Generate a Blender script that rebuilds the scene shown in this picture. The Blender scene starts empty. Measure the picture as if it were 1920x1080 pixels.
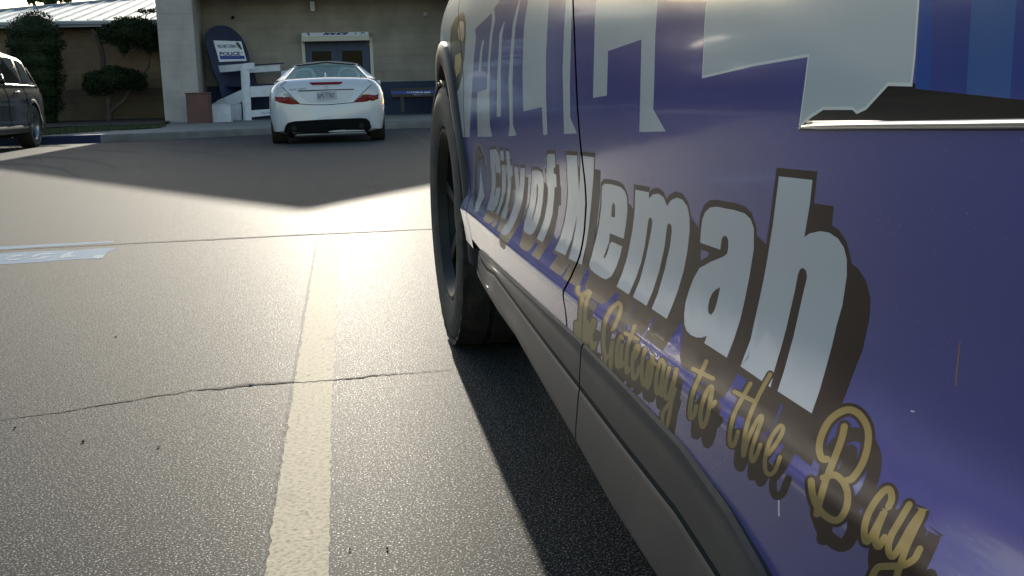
import bpy, bmesh, math, random
import numpy as np
from mathutils import Vector, Matrix
from mathutils.geometry import delaunay_2d_cdt
from mathutils.bvhtree import BVHTree
random.seed(7)
SC = bpy.context.scene
COL = SC.collection
# ------------------------------------------------------------------ camera
F, PITCH, YAW, ROLL, H = 2000.0, .1795, .1518, .0277, .70
_f = np.array([math.sin(YAW)*math.cos(PITCH), math.cos(YAW)*math.cos(PITCH), -math.sin(PITCH)])
_r = np.array([math.cos(YAW), -math.sin(YAW), 0.0])
_d = np.cross(_f, _r)
c_, s_ = math.cos(ROLL), math.sin(ROLL)
MR = np.stack([c_*_r+s_*_d, -s_*_r+c_*_d, _f], 1)
CAM = np.array([0, 0, H])
def ray(q): return MR @ np.array([(q[0]-960)/F, (q[1]-540)/F, 1.0])
def onY(q, Y):
    d = ray(q); return CAM + d*(Y/d[1])
def onZ(q, z=0.0):
    d = ray(q); return CAM + d*((z-H)/d[2])
def onP(q, p0, n):
    d = ray(q); n = np.array(n, float); return CAM + d*(np.dot(np.array(p0)-CAM, n)/np.dot(d, n))
cd = bpy.data.cameras.new('camera'); cam = bpy.data.objects.new('camera', cd); COL.objects.link(cam)
cd.sensor_width = 36; cd.lens = 36*F/1920; cd.clip_start = .02; cd.clip_end = 3000
mw = Matrix(((MR[0,0], -MR[0,1], -MR[0,2], 0), (MR[1,0], -MR[1,1], -MR[1,2], 0), (MR[2,0], -MR[2,1], -MR[2,2], H), (0,0,0,1)))
cam.matrix_world = mw
cd.dof.use_dof = False
SC.camera = cam
# ------------------------------------------------------------------ world and light
SUN_EL = math.radians(16)
w = bpy.data.worlds.new('World'); SC.world = w; w.use_nodes = True
nt = w.node_tree; sky = nt.nodes.new('ShaderNodeTexSky'); sky.sky_type = 'NISHITA'; sky.sun_disc = False
sky.sun_elevation = SUN_EL; sky.sun_rotation = 0.0; sky.air_density = 1.2; sky.dust_density = 1.0; sky.ozone_density = 1.2
bg = nt.nodes['Background']; bg.inputs[1].default_value = .13
nt.links.new(sky.outputs[0], bg.inputs[0])
sl = bpy.data.lights.new('sun', 'SUN'); sl.energy = 4.4; sl.angle = math.radians(.5); sl.color = (1, .915, .77)
so = bpy.data.objects.new('sun', sl); COL.objects.link(so)
so.rotation_euler = Vector((0, -math.cos(SUN_EL), -math.sin(SUN_EL))).to_track_quat('-Z', 'Y').to_euler()
SC.view_settings.view_transform = 'Standard'; SC.view_settings.look = 'None'
SC.view_settings.exposure = .85; SC.view_settings.gamma = 1
SC.cycles.use_denoising = True; SC.cycles.max_bounces = 6; SC.cycles.sample_clamp_indirect = 6
# ------------------------------------------------------------------ materials
def mat(name, col, rough=.6, metal=0, spec=.5, coat=0, coat_r=.05, noise=None, bump=None, emit=None, trans=0, alpha=1):
    m = bpy.data.materials.new(name); m.use_nodes = True
    n = m.node_tree; b = n.nodes['Principled BSDF']
    b.inputs['Base Color'].default_value = (*col, 1); b.inputs['Roughness'].default_value = rough
    b.inputs['Metallic'].default_value = metal; b.inputs['Specular IOR Level'].default_value = spec
    b.inputs['Coat Weight'].default_value = coat; b.inputs['Coat Roughness'].default_value = coat_r
    b.inputs['Transmission Weight'].default_value = trans; b.inputs['Alpha'].default_value = alpha
    if noise or bump:
        tc = n.nodes.new('ShaderNodeTexCoord')
    if noise:      # list of (scale, colour, lo, hi, detail)
        prev = None
        for (sc_, c2, lo, hi, det) in noise:
            t = n.nodes.new('ShaderNodeTexNoise'); t.inputs['Scale'].default_value = sc_; t.inputs['Detail'].default_value = det
            n.links.new(tc.outputs['Object'], t.inputs['Vector'])
            mr = n.nodes.new('ShaderNodeMapRange'); mr.inputs[1].default_value = lo; mr.inputs[2].default_value = hi
            n.links.new(t.outputs[0], mr.inputs[0])
            mx = n.nodes.new('ShaderNodeMix'); mx.data_type = 'RGBA'
            n.links.new(mr.outputs[0], mx.inputs[0])
            if prev is None: mx.inputs[6].default_value = (*col, 1)
            else: n.links.new(prev, mx.inputs[6])
            mx.inputs[7].default_value = (*c2, 1); prev = mx.outputs[2]
        n.links.new(prev, b.inputs['Base Color'])
    if bump:       # list of (scale, strength, distance, detail)
        prev = None
        for (sc_, st, di, det) in bump:
            t = n.nodes.new('ShaderNodeTexNoise'); t.inputs['Scale'].default_value = sc_; t.inputs['Detail'].default_value = det
            n.links.new(tc.outputs['Object'], t.inputs['Vector'])
            bp = n.nodes.new('ShaderNodeBump'); bp.inputs['Strength'].default_value = st; bp.inputs['Distance'].default_value = di
            n.links.new(t.outputs[0], bp.inputs['Height'])
            if prev is not None: n.links.new(prev, bp.inputs['Normal'])
            prev = bp.outputs[0]
        n.links.new(prev, b.inputs['Normal'])
    return m
# ------------------------------------------------------------------ object helpers
ROOT = {}
def tag(o, label=None, cat=None, group=None, kind=None):
    if label: o['label'] = label
    if cat: o['category'] = cat
    if group: o['group'] = group
    if kind: o['kind'] = kind
    return o
def thing(name, loc, label, cat, group=None):
    o = bpy.data.objects.new(name, None); COL.objects.link(o); o.location = loc; o.empty_display_size = .2
    ROOT[o] = np.array(loc, float)
    return tag(o, label, cat, group)
def rootloc(o):
    while o is not None:
        if o in ROOT: return ROOT[o]
        o = o.parent
    return np.zeros(3)
def obj(name, V, Fc, m, parent=None, smooth=False, mids=None, angle=None):
    V = np.array(V, float).reshape(-1, 3)
    if parent is not None: V = V - rootloc(parent)
    me = bpy.data.meshes.new(name); me.from_pydata([tuple(v) for v in V], [], [tuple(f) for f in Fc])
    for mm in (m if isinstance(m, (list, tuple)) else [m]): me.materials.append(mm)
    if mids is not None: me.polygons.foreach_set('material_index', list(mids))
    if smooth: me.polygons.foreach_set('use_smooth', [True]*len(me.polygons))
    me.update()
    if angle is not None: me.set_sharp_from_angle(angle=math.radians(angle))
    o = bpy.data.objects.new(name, me); COL.objects.link(o)
    if parent is not None: o.parent = parent
    return o
class MB:
    def __init__(s): s.V = []; s.F = []; s.M = []
    def add(s, V, Fc, m=0):
        b = len(s.V); s.V += [tuple(v) for v in V]; s.F += [tuple(i+b for i in f) for f in Fc]; s.M += [m]*len(Fc); return s
    def box(s, lo, hi, m=0):
        x0,y0,z0 = lo; x1,y1,z1 = hi
        return s.add([(x0,y0,z0),(x1,y0,z0),(x1,y1,z0),(x0,y1,z0),(x0,y0,z1),(x1,y0,z1),(x1,y1,z1),(x0,y1,z1)],
            [(0,3,2,1),(4,5,6,7),(0,1,5,4),(1,2,6,5),(2,3,7,6),(3,0,4,7)], m)
    def prism(s, P, off, m=0):        # polygon of 3-D points extruded by a vector
        n = len(P); off = np.array(off)
        V = [np.array(p) for p in P]+[np.array(p)+off for p in P]
        return s.add(V, [tuple(range(n)), tuple(range(2*n-1, n-1, -1))]+[(i, i+n, (i+1)%n+n, (i+1)%n) for i in range(n)], m)
    def tube(s, P, r, n=8, m=0):
        P = [np.array(p, float) for p in P]; R_ = r if hasattr(r, '__len__') else [r]*len(P); V = []
        up = np.array([.13,.21,.97])
        for i, p in enumerate(P):
            t = P[min(i+1, len(P)-1)]-P[max(i-1, 0)]; t /= np.linalg.norm(t)
            a = np.cross(t, up)
            if np.linalg.norm(a) < .1: a = np.cross(t, [1,0,0])
            a /= np.linalg.norm(a); b = np.cross(t, a)
            V += [p+R_[i]*(math.cos(k*2*math.pi/n)*a+math.sin(k*2*math.pi/n)*b) for k in range(n)]
        Fc = [(i*n+k, i*n+(k+1)%n, (i+1)*n+(k+1)%n, (i+1)*n+k) for i in range(len(P)-1) for k in range(n)]
        Fc += [tuple(range(n-1,-1,-1)), tuple((len(P)-1)*n+k for k in range(n))]
        return s.add(V, Fc, m)
    def build(s, name, m, parent=None, smooth=False, angle=None): return obj(name, s.V, s.F, m, parent, smooth, s.M, angle)
def fix_normals(o):
    bm = bmesh.new(); bm.from_mesh(o.data); bmesh.ops.recalc_face_normals(bm, faces=bm.faces); bm.to_mesh(o.data); bm.free(); return o
def bevel(o, wd, seg=2):
    bm = bmesh.new(); bm.from_mesh(o.data); bmesh.ops.recalc_face_normals(bm, faces=bm.faces)
    bmesh.ops.bevel(bm, geom=[e for e in bm.edges if len(e.link_faces) == 2 and e.calc_face_angle(0) > .5], offset=wd, segments=seg, affect='EDGES', profile=.5, clamp_overlap=True)
    bm.to_mesh(o.data); bm.free(); return o
def wind(poly, P):
    """signed winding number of the points P round a polygon"""
    poly = np.array(poly, float); x, y = P[:,0], P[:,1]; wn = np.zeros(len(P), int)
    for i in range(len(poly)):
        (x0,y0),(x1,y1) = poly[i], poly[(i+1) % len(poly)]
        cr = (x1-x0)*(y-y0)-(x-x0)*(y1-y0)
        wn += ((y0 <= y) & (y1 > y) & (cr > 0)).astype(int) - ((y0 > y) & (y1 <= y) & (cr < 0)).astype(int)
    return wn
def segdist(segs, P):
    d = np.full(len(P), 1e9)
    for (a, b) in segs:
        a = np.array(a); b = np.array(b); ab = b-a; L = ab@ab+1e-18
        t = np.clip(((P-a)@ab)/L, 0, 1); q = P-a-t[:,None]*ab
        d = np.minimum(d, np.hypot(q[:,0], q[:,1]))
    return d
def poly_tris(loops, grid=None):
    """triangulate nested 2-D loops (even-odd)"""
    V = []; E = []
    for L in loops:
        b = len(V); V += [Vector(p) for p in L]; E += [(b+i, b+(i+1) % len(L)) for i in range(len(L))]
    if grid:
        a = np.array([p for L in loops for p in L]); lo, hi = a.min(0), a.max(0)
        for x in np.arange(lo[0], hi[0], grid):
            for y in np.arange(lo[1], hi[1], grid): V.append(Vector((x+grid*.37, y+grid*.41)))
    r = delaunay_2d_cdt(V, E, [], 0, 1e-7)
    P = np.array([tuple(v) for v in r[0]]); T = np.array([f for f in r[2]])
    c = P[T].mean(1); ins = np.zeros(len(T), int)
    for L in loops: ins += np.abs(wind(L, c))
    T = T[ins % 2 == 1]
    used = np.unique(T); mp = -np.ones(len(P), int); mp[used] = range(len(used))
    return P[used], mp[T]
_fonts = {}
def text_2d(s, bold=0.0, shear=0.0):
    """letters of a line as triangles, scaled to the unit box"""
    cu = bpy.data.curves.new('t', 'FONT'); cu.body = s; cu.offset = bold; cu.shear = shear; cu.resolution_u = 3
    o = bpy.data.objects.new('t', cu); COL.objects.link(o)
    dg = bpy.context.evaluated_depsgraph_get(); dg.update()
    me = o.evaluated_get(dg).to_mesh()
    V = np.array([v.co[:2] for v in me.vertices]); T = [tuple(p.vertices) for p in me.polygons]
    o.evaluated_get(dg).to_mesh_clear(); bpy.data.objects.remove(o); bpy.data.curves.remove(cu)
    lo, hi = V.min(0), V.max(0); return (V-lo)/(hi-lo), T
def quad(q, uv):
    """bilinear: q = [bottom left, bottom right, top right, top left]"""
    q = np.array(q, float); u, v = uv[:,:1], uv[:,1:2]
    return q[0]*(1-u)*(1-v)+q[1]*u*(1-v)+q[2]*u*v+q[3]*(1-u)*v
def ray_obj(o):
    bm = bmesh.new(); bm.from_mesh(o.data); bmesh.ops.transform(bm, matrix=Matrix.Translation(Vector(rootloc(o))), verts=bm.verts)
    t = BVHTree.FromBMesh(bm); bm.free(); return t
def on_bvh(px, tree, off, fallback=None):
    out = []
    for q in px:
        d = Vector(ray(q)).normalized(); h = tree.ray_cast(Vector(CAM), d)
        if h[0] is None:
            h = tree.find_nearest(Vector(fallback(q)))
        n = h[1]
        if n.dot(d) > 0: n = -n
        out.append(np.array(h[0]+n*off))
    return np.array(out)
def applique(name, loops, tree, off, m, parent, thick=0.0, grid=None, fb=None, smooth=True):
    """a real panel lying on a body, outline given as the photograph shows it"""
    P, T = poly_tris(loops, grid)
    V = on_bvh(P, tree, off, fb)
    if thick:
        V2 = on_bvh(P, tree, off-thick, fb); n = len(V); T = list(map(tuple, T))
        cnt = {}
        for t in T:
            for i in range(3): cnt[tuple(sorted((t[i], t[(i+1) % 3])))] = cnt.get(tuple(sorted((t[i], t[(i+1) % 3]))), 0)+1
        rim = [(t[i], t[(i+1) % 3]) for t in T for i in range(3) if cnt[tuple(sorted((t[i], t[(i+1) % 3])))] == 1]
        Fc = T+[(b, a, a+n, b+n) for a, b in rim]; V = np.vstack([V, V2])
        return obj(name, V, Fc, m, parent, smooth, angle=40)
    return obj(name, V, T, m, parent, smooth)
def zm(x0, y0, k, L): return [(x0+a/k, y0+b/k) for a, b in L]
def leaves(C, R, n, size, seed, mb=None, shell=.35, flat=1.0):
    """a lump of foliage: leaf-sized faces through an uneven ellipsoid"""
    rnd = np.random.RandomState(seed); mb = mb or MB(); C = np.array(C); R = np.array(R)
    d = rnd.normal(size=(n,3)); d /= np.linalg.norm(d, axis=1)[:,None]
    rr = 1-shell*rnd.rand(n)**1.5
    ph = rnd.rand(6)*6.28
    rr = rr*(1+.07*np.sin(d[:,0]*5+ph[0])+.07*np.sin(d[:,1]*6+ph[1])+.07*np.sin(d[:,2]*7+ph[2])+.05*rnd.normal(size=n))
    P = C+R*d*rr[:,None]
    for p in P:
        a = rnd.normal(size=3); a /= np.linalg.norm(a); b = np.cross(a, rnd.normal(size=3)); b /= np.linalg.norm(b)
        s = size*(.6+.8*rnd.rand())
        mb.add([p-a*s, p-b*s*.45, p+a*s, p+b*s*.45], [(0,1,2,3)])
    return mb
def pchip(x, y, xs):
    x = np.array(x, float); y = np.array(y, float); h = np.diff(x); d = np.diff(y)/h; m = np.zeros(len(x))
    m[0], m[-1] = d[0], d[-1]
    for i in range(1, len(x)-1): m[i] = 0 if d[i-1]*d[i] <= 0 else 2*d[i-1]*d[i]/(d[i-1]+d[i])
    k = np.clip(np.searchsorted(x, xs)-1, 0, len(x)-2); t = (xs-x[k])/h[k]
    return (2*t**3-3*t**2+1)*y[k]+(t**3-2*t**2+t)*h[k]*m[k]+(3*t**2-2*t**3)*y[k+1]+(t**3-t**2)*h[k]*m[k+1]

# ------------------------------------------------------------------ shared materials
def ground_mat():
    m = mat('concrete', (.12,.11,.09), .80, spec=.055, coat=.036, coat_r=.48)
    n = m.node_tree; b = n.nodes['Principled BSDF']; L = n.links
    tc = n.nodes.new('ShaderNodeTexCoord')
    def noise(sc_, det=2, rough=.5):
        t = n.nodes.new('ShaderNodeTexNoise'); t.inputs['Scale'].default_value = sc_; t.inputs['Detail'].default_value = det; t.inputs['Roughness'].default_value = rough
        L.new(tc.outputs['Object'], t.inputs['Vector']); return t.outputs[0]
    def ramp(src, lo, hi, a, c):
        r = n.nodes.new('ShaderNodeMapRange'); r.inputs[1].default_value = lo; r.inputs[2].default_value = hi; r.inputs[3].default_value = a; r.inputs[4].default_value = c
        L.new(src, r.inputs[0]); return r.outputs[0]
    def mix(fac, a, c, mode='MIX'):
        x = n.nodes.new('ShaderNodeMix'); x.data_type = 'RGBA'; x.blend_type = mode
        if isinstance(fac, float): x.inputs[0].default_value = fac
        else: L.new(fac, x.inputs[0])
        for i, v in ((6, a), (7, c)):
            if isinstance(v, tuple): x.inputs[i].default_value = (*v, 1)
            else: L.new(v, x.inputs[i])
        return x.outputs[2]
    big = noise(.35, 4, .6); mid = noise(3.0, 5, .65); fine = noise(140, 4, .8); grit = noise(270, 2, .6)
    c = mix(ramp(big, .35, .65, 0, 1), (.034,.0385,.0415), (.044,.0495,.053))
    c = mix(ramp(mid, .3, .7, 0, .5), c, (.029,.0325,.035))
    c = mix(ramp(fine, .44, .54, 1, 0), c, (.007,.007,.0065))
    c = mix(ramp(grit, .59, .63, 0, 1), c, (.38,.365,.325))
    c = mix(ramp(noise(.9, 6, .7), .58, .74, 0, .55), c, (.014,.015,.016))
    L.new(c, b.inputs['Base Color'])
    L.new(ramp(grit, .60, .72, .80, .36), b.inputs['Roughness'])
    bp = n.nodes.new('ShaderNodeBump'); bp.inputs['Strength'].default_value = .30; bp.inputs['Distance'].default_value = .0014
    L.new(fine, bp.inputs['Height'])
    b2 = n.nodes.new('ShaderNodeBump'); b2.inputs['Strength'].default_value = .45; b2.inputs['Distance'].default_value = .0008
    L.new(grit, b2.inputs['Height']); L.new(bp.outputs[0], b2.inputs['Normal']); L.new(b2.outputs[0], b.inputs['Normal'])
    return m
M = {}
M['ground'] = ground_mat()
M['walk'] = mat('sidewalk', (.20,.185,.16), .85, noise=[(1.2,(.15,.138,.12),.35,.7,4),(60,(.24,.235,.22),.5,.8,2)], bump=[(80,.3,.003,3)])
M['kerb'] = mat('kerb', (.20,.19,.175), .85, noise=[(2.5,(.12,.115,.10),.4,.7,5)], bump=[(60,.3,.004,3)])
M['kerbblue'] = mat('kerb_blue', (.006,.014,.055), .8, noise=[(6,(.012,.024,.07),.4,.7,4)])
def worn(name, paint, base, lo, hi):
    m = mat(name, paint, .82, spec=.05, coat=.022, coat_r=.48, noise=[(110, base, lo, hi, 4), (5, tuple(x*.9 for x in base), .62, .85, 4), (38, tuple(x*.6 for x in base), .64, .74, 6), (70,tuple(min(1,x*1.25) for x in paint),.62,.74,2)], bump=[(130,.25,.0022,3),(240,.3,.0010,2)])
    return m
M['line'] = worn('line_paint', (.47,.415,.305), (.20,.18,.13), .46, .74)
M['lineghost'] = worn('line_paint_ghost', (.22,.21,.175), (.05,.053,.052), .40, .58)
M['lineold'] = worn('line_paint_old', (.11,.095,.058), (.07,.065,.053), .3, .6)
M['bluepaint'] = worn('blue_paint', (.14,.22,.31), (.09,.12,.15), .46, .72)
M['whitepaint'] = worn('white_paint', (.30,.34,.37), (.15,.20,.25), .46, .66)
M['scuff'] = worn('tyre_scuff', (.052,.058,.061), (.034,.039,.042), .35, .6)
M['crack'] = mat('crack', (.02,.018,.015), .95)
M['grass'] = mat('grass', (.035,.052,.014), .8, noise=[(9,(.06,.07,.022),.4,.7,4)])
M['mulch'] = mat('mulch', (.022,.016,.012), .95, noise=[(14,(.05,.035,.025),.45,.7,4)], bump=[(40,.8,.02,3)])
def brick(name, c1, c2, mortar, sx, sy, ms=.02, bumpd=.004):
    m = mat(name, c1, .85); n = m.node_tree; b = n.nodes['Principled BSDF']; L = n.links
    tc = n.nodes.new('ShaderNodeTexCoord'); sp = n.nodes.new('ShaderNodeSeparateXYZ'); L.new(tc.outputs['Object'], sp.inputs[0])
    ad = n.nodes.new('ShaderNodeMath'); ad.operation = 'ADD'; L.new(sp.outputs[0], ad.inputs[0]); L.new(sp.outputs[1], ad.inputs[1])
    cb = n.nodes.new('ShaderNodeCombineXYZ'); L.new(ad.outputs[0], cb.inputs[0]); L.new(sp.outputs[2], cb.inputs[1])
    t = n.nodes.new('ShaderNodeTexBrick'); L.new(cb.outputs[0], t.inputs['Vector'])
    t.inputs['Scale'].default_value = 1; t.inputs['Brick Width'].default_value = sx; t.inputs['Row Height'].default_value = sy
    t.inputs['Mortar Size'].default_value = ms; t.inputs['Mortar Smooth'].default_value = .3
    t.inputs['Color1'].default_value = (*c1,1); t.inputs['Color2'].default_value = (*c2,1); t.inputs['Mortar'].default_value = (*mortar,1)
    nz = n.nodes.new('ShaderNodeTexNoise'); nz.inputs['Scale'].default_value = 1.3; nz.inputs['Detail'].default_value = 5; L.new(tc.outputs['Object'], nz.inputs['Vector'])
    mr = n.nodes.new('ShaderNodeMapRange'); mr.inputs[1].default_value = .3; mr.inputs[2].default_value = .7; mr.inputs[3].default_value = .72; mr.inputs[4].default_value = 1.1; L.new(nz.outputs[0], mr.inputs[0])
    mx = n.nodes.new('ShaderNodeMix'); mx.data_type = 'RGBA'; mx.blend_type = 'MULTIPLY'; mx.inputs[0].default_value = 1
    L.new(t.outputs[0], mx.inputs[6]); L.new(mr.outputs[0], mx.inputs[7]); L.new(mx.outputs[2], b.inputs['Base Color'])
    bp = n.nodes.new('ShaderNodeBump'); bp.inputs['Distance'].default_value = bumpd; bp.inputs['Strength'].default_value = .6; bp.invert = True
    L.new(t.outputs['Fac'], bp.inputs['Height']); L.new(bp.outputs[0], b.inputs['Normal'])
    return m
M['stonewall'] = brick('painted_brick', (.30,.268,.22), (.285,.255,.208), (.26,.232,.188), .62, .21, .012, .002)
M['pillar'] = brick('painted_block', (.42,.385,.355), (.40,.368,.338), (.365,.335,.305), .80, .40, .010, .003)
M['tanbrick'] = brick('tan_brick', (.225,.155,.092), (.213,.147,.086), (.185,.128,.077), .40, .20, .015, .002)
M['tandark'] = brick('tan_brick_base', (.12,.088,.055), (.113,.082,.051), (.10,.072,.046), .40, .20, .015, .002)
M['wainscot'] = mat('blue_paint_wall', (.008,.020,.055), .7, noise=[(2,(.011,.025,.065),.4,.7,3)])
M['door'] = mat('blue_door', (.010,.032,.075), .5)
M['white'] = mat('white_paint_wood', (.62,.64,.68), .5, noise=[(5,(.52,.54,.58),.45,.7,4)])
M['trim'] = mat('cream_trim', (.50,.47,.38), .6)
M['bluewood'] = mat('blue_wood', (.005,.011,.045), .55, noise=[(4,(.007,.015,.055),.4,.7,3)])
M['metalroof'] = mat('white_metal_roof', (.70,.71,.66), .38, metal=.15, spec=.6, noise=[(.8,(.60,.62,.57),.4,.7,3)])
M['fascia'] = mat('grey_fascia', (.28,.29,.30), .6)
M['dark'] = mat('dark_void', (.008,.008,.008), .9)
M['glassdark'] = mat('dark_glass', (.008,.010,.012), .05, spec=.6)
M['doorglass'] = mat('door_glass', (.006,.006,.004), .15, spec=.08)
M['brownbox'] = mat('brown_bin', (.13,.055,.04), .7, noise=[(3,(.10,.045,.035),.4,.7,4)])
M['ink'] = mat('sign_ink', (.012,.018,.10), .6)
M['inkgrey'] = mat('sign_ink_grey', (.10,.12,.20), .6)
M['signwhite'] = mat('sign_white', (.70,.72,.76), .45)
M['signblue'] = mat('sign_blue', (.02,.05,.26), .5)
M['leafdark'] = mat('leaf_dark', (.012,.022,.007), .7, spec=.2, noise=[(2.5,(.024,.040,.011),.45,.7,3)])
M['leafmid'] = mat('leaf_mid', (.035,.06,.015), .55, noise=[(2.5,(.07,.10,.03),.45,.7,3)])
M['bark'] = mat('bark', (.07,.052,.038), .9, noise=[(12,(.04,.03,.022),.4,.7,4)])
M['tyre'] = mat('tyre_rubber', (.022,.021,.020), .72, noise=[(25,(.06,.050,.040),.45,.7,5)], bump=[(90,.3,.002,3)])
M['rim'] = mat('dark_rim', (.012,.012,.012), .5, metal=0, spec=.25)
M['rimgrey'] = mat('grey_rim', (.32,.32,.33), .3, metal=.9)
M['plastic'] = mat('grey_cladding', (.034,.031,.034), .6, spec=.28, bump=[(700,.12,.0005,2)], noise=[(6,(.060,.055,.052),.5,.8,4)])
M['groove'] = mat('groove_dark', (.003,.010,.014), .9, spec=.05)  # flush strip, a groove's shade put into the colour
M['blackplastic'] = mat('black_plastic', (.010,.010,.011), .5)
M['chrome'] = mat('chrome', (.75,.75,.76), .08, metal=1)
M['red'] = mat('red_lens', (.17,.004,.006), .2, spec=.25)
M['clearlens'] = mat('clear_lens', (.45,.45,.47), .1, coat=1)
PB = [(2.6,.08,.02,2),(11,.02,.006,2),(60,.012,.002,2)]
def paint(name, col, rough=.16, **k): return mat(name, col, rough, coat_r=.05, **{'bump':PB, 'coat':.16, 'spec':.42, **k})
M['v_navy'] = paint('wrap_navy', (.082,.078,.260), coat=.30, spec=.42, noise=[(700,(.16,.16,.28),.70,.80,1),(5,(.094,.088,.26),.5,.8,4)])
M['v_white'] = paint('body_white', (.50,.53,.54))
M['v_brown'] = paint('wrap_black_brown', (.026,.013,.011), rough=.34, coat=.03, spec=.2)
M['v_gold'] = paint('wrap_gold', (.26,.185,.065), rough=.34, coat=.03, spec=.2)
M['v_letter'] = paint('wrap_white', (.50,.52,.55))
M['v_pale'] = paint('wrap_pale_edge', (.72,.73,.68))
M['v_black'] = paint('wrap_black', (.006,.006,.005))
M['v_blue1'] = paint('wrap_blue', (.018,.07,.30))
M['v_blue2'] = paint('wrap_blue_mid', (.030,.055,.24))
M['v_blue3'] = paint('wrap_blue_light', (.045,.11,.30))
M['v_badge'] = paint('wrap_badge', (.085,.070,.020))
M['v_grey'] = paint('wrap_grey', (.26,.25,.25))
M['carwhite'] = mat('white_car_paint', (.52,.535,.56), .22, coat=.8, coat_r=.04)
M['carblack'] = mat('black_car_paint', (.005,.0045,.0045), .22, spec=.3, coat=.3, coat_r=.05)
def glass(name, col, a):
    m = mat(name, col, .04); n = m.node_tree; b = n.nodes['Principled BSDF']
    tr = n.nodes.new('ShaderNodeBsdfTransparent'); tr.inputs[0].default_value = (.72,.90,.86,1)
    mx = n.nodes.new('ShaderNodeMixShader'); mx.inputs[0].default_value = a
    n.links.new(tr.outputs[0], mx.inputs[1]); n.links.new(b.outputs[0], mx.inputs[2]); n.links.new(mx.outputs[0], n.nodes['Material Output'].inputs[0])
    return m
M['cabglass'] = glass('car_glass', (.28,.41,.39), .40)  # pale teal base colour stands in for sky mirrored in the glass

# ------------------------------------------------------------------ the setting: ground, kerb, walks
def struct(o): o['kind'] = 'structure'; return o
gx_ = [-600,-60,-12,-4,4,12,60,600]; gy_ = [-600,-40,-6,4,12,24,50,900]
struct(obj('parking_lot', [(x,y,0) for y in gy_ for x in gx_], [(j*8+i, j*8+i+1, j*8+i+9, j*8+i+8) for j in range(7) for i in range(7)], M['ground']))
kp = [onZ(q)[:2] for q in [(189,267),(250,264.6),(319,261.5),(412,257),(508,251.6),(615,246.5),(722,242),(806,239.5),(900,237)]]
kp = [np.array((-30.0, kp[0][1]-1.6)), np.array((-9.0, kp[0][1]-.35))]+kp+[np.array((9.0, kp[-1][1]+.9)), np.array((40.0, kp[-1][1]+1.5))]
def strip(P, w0, z0, w1, z1): return None
WZ = .15
nrm = []
for i in range(len(kp)):
    t = kp[min(i+1, len(kp)-1)]-kp[max(i-1, 0)]; t = t/np.linalg.norm(t); nrm.append(np.array((-t[1], t[0])))
def kerb(i0, i1, m, name):
    mb = MB(); P = []
    for i in range(i0, i1+1):
        a, n = kp[i], nrm[i]; b = a+n*.16
        P.append([(a[0],a[1],0),(a[0]+n[0]*.012,a[1]+n[1]*.012,WZ-.02),(a[0]+n[0]*.035,a[1]+n[1]*.035,WZ),(b[0],b[1],WZ+.002),(b[0],b[1],0)])
    k = len(P[0])
    mb.add([v for r in P for v in r], [(i*k+j, (i+1)*k+j, (i+1)*k+j+1, i*k+j+1) for i in range(len(P)-1) for j in range(k-1)])
    return struct(mb.build(name, m, smooth=True, angle=35))
kerb(0, 2, M['kerbblue'], 'painted_kerb'); kerb(2, len(kp)-1, M['kerb'], 'kerb')
def wz(Y): return WZ+max(0, (Y-24))*.0095
ins = [kp[i]+nrm[i]*.16 for i in range(len(kp))]
# sidewalk: from the kerb to the wall; grass and mulch bed on the left of the pillar
gx = -4.75
V = [(p[0],p[1],WZ+.001) for p in ins]; n0 = len(V); V += [(p[0], 46.0, wz(31.5)) for p in ins]
V2 = []; Fc = []
rows = [0,.25,.5,.75,1]
for p in ins:
    for r in rows:
        Y = p[1]+(33.4-p[1])*r; V2.append((p[0], Y, wz(Y)+.001))
k = len(rows)
struct(obj('sidewalk', V2, [(i*k+j, (i+1)*k+j, (i+1)*k+j+1, i*k+j+1) for i in range(len(ins)-1) for j in range(k-1)], M['walk']))
def bed(pxs, name, m, dz):
    return struct(obj(name, [tuple(np.array(p)+(0,0,dz)) for p in pxs], [tuple(range(len(pxs)))], m))
g1 = [onZ(q, .17) for q in [(-300,263),(0,255),(89,250.5),(200,244.5),(300,240),(309,236.5)]]
lawn = [(a[0],a[1],.186) for a in g1]+[(-4.8,33.0,.25),(-30,33.0,.25)]
struct(obj('lawn', lawn, [tuple(range(len(lawn)))], M['grass']))
# grass blades on the lawn
mb = MB(); rnd = np.random.RandomState(3)
for i in range(5200):
    u = rnd.rand(); q = (-20+330*u, 262-24*u+(-1-9*rnd.rand()))
    p = onZ(q, .19); a = rnd.rand()*6.28; h = .03+.05*rnd.rand(); wv = .012
    mb.add([p+(math.cos(a)*wv,math.sin(a)*wv,-.01), p-(math.cos(a)*wv,math.sin(a)*wv,.01), p+(rnd.normal()*.02,rnd.normal()*.02,h)], [(0,1,2)])
tag(mb.build('grass', M['grass']), 'short green grass along the flower bed by the kerb', 'grass', kind='stuff')
m1 = [onZ(q, .2) for q in [(-300,250),(60,243),(110,240),(200,237),(270,236),(306,234)]]
mul = [(a[0],a[1],.232) for a in m1]+[(-4.78,33.0,.30),(-30,33.0,.30)]
struct(obj('mulch_bed', mul, [tuple(range(len(mul)))], M['mulch']))

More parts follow.
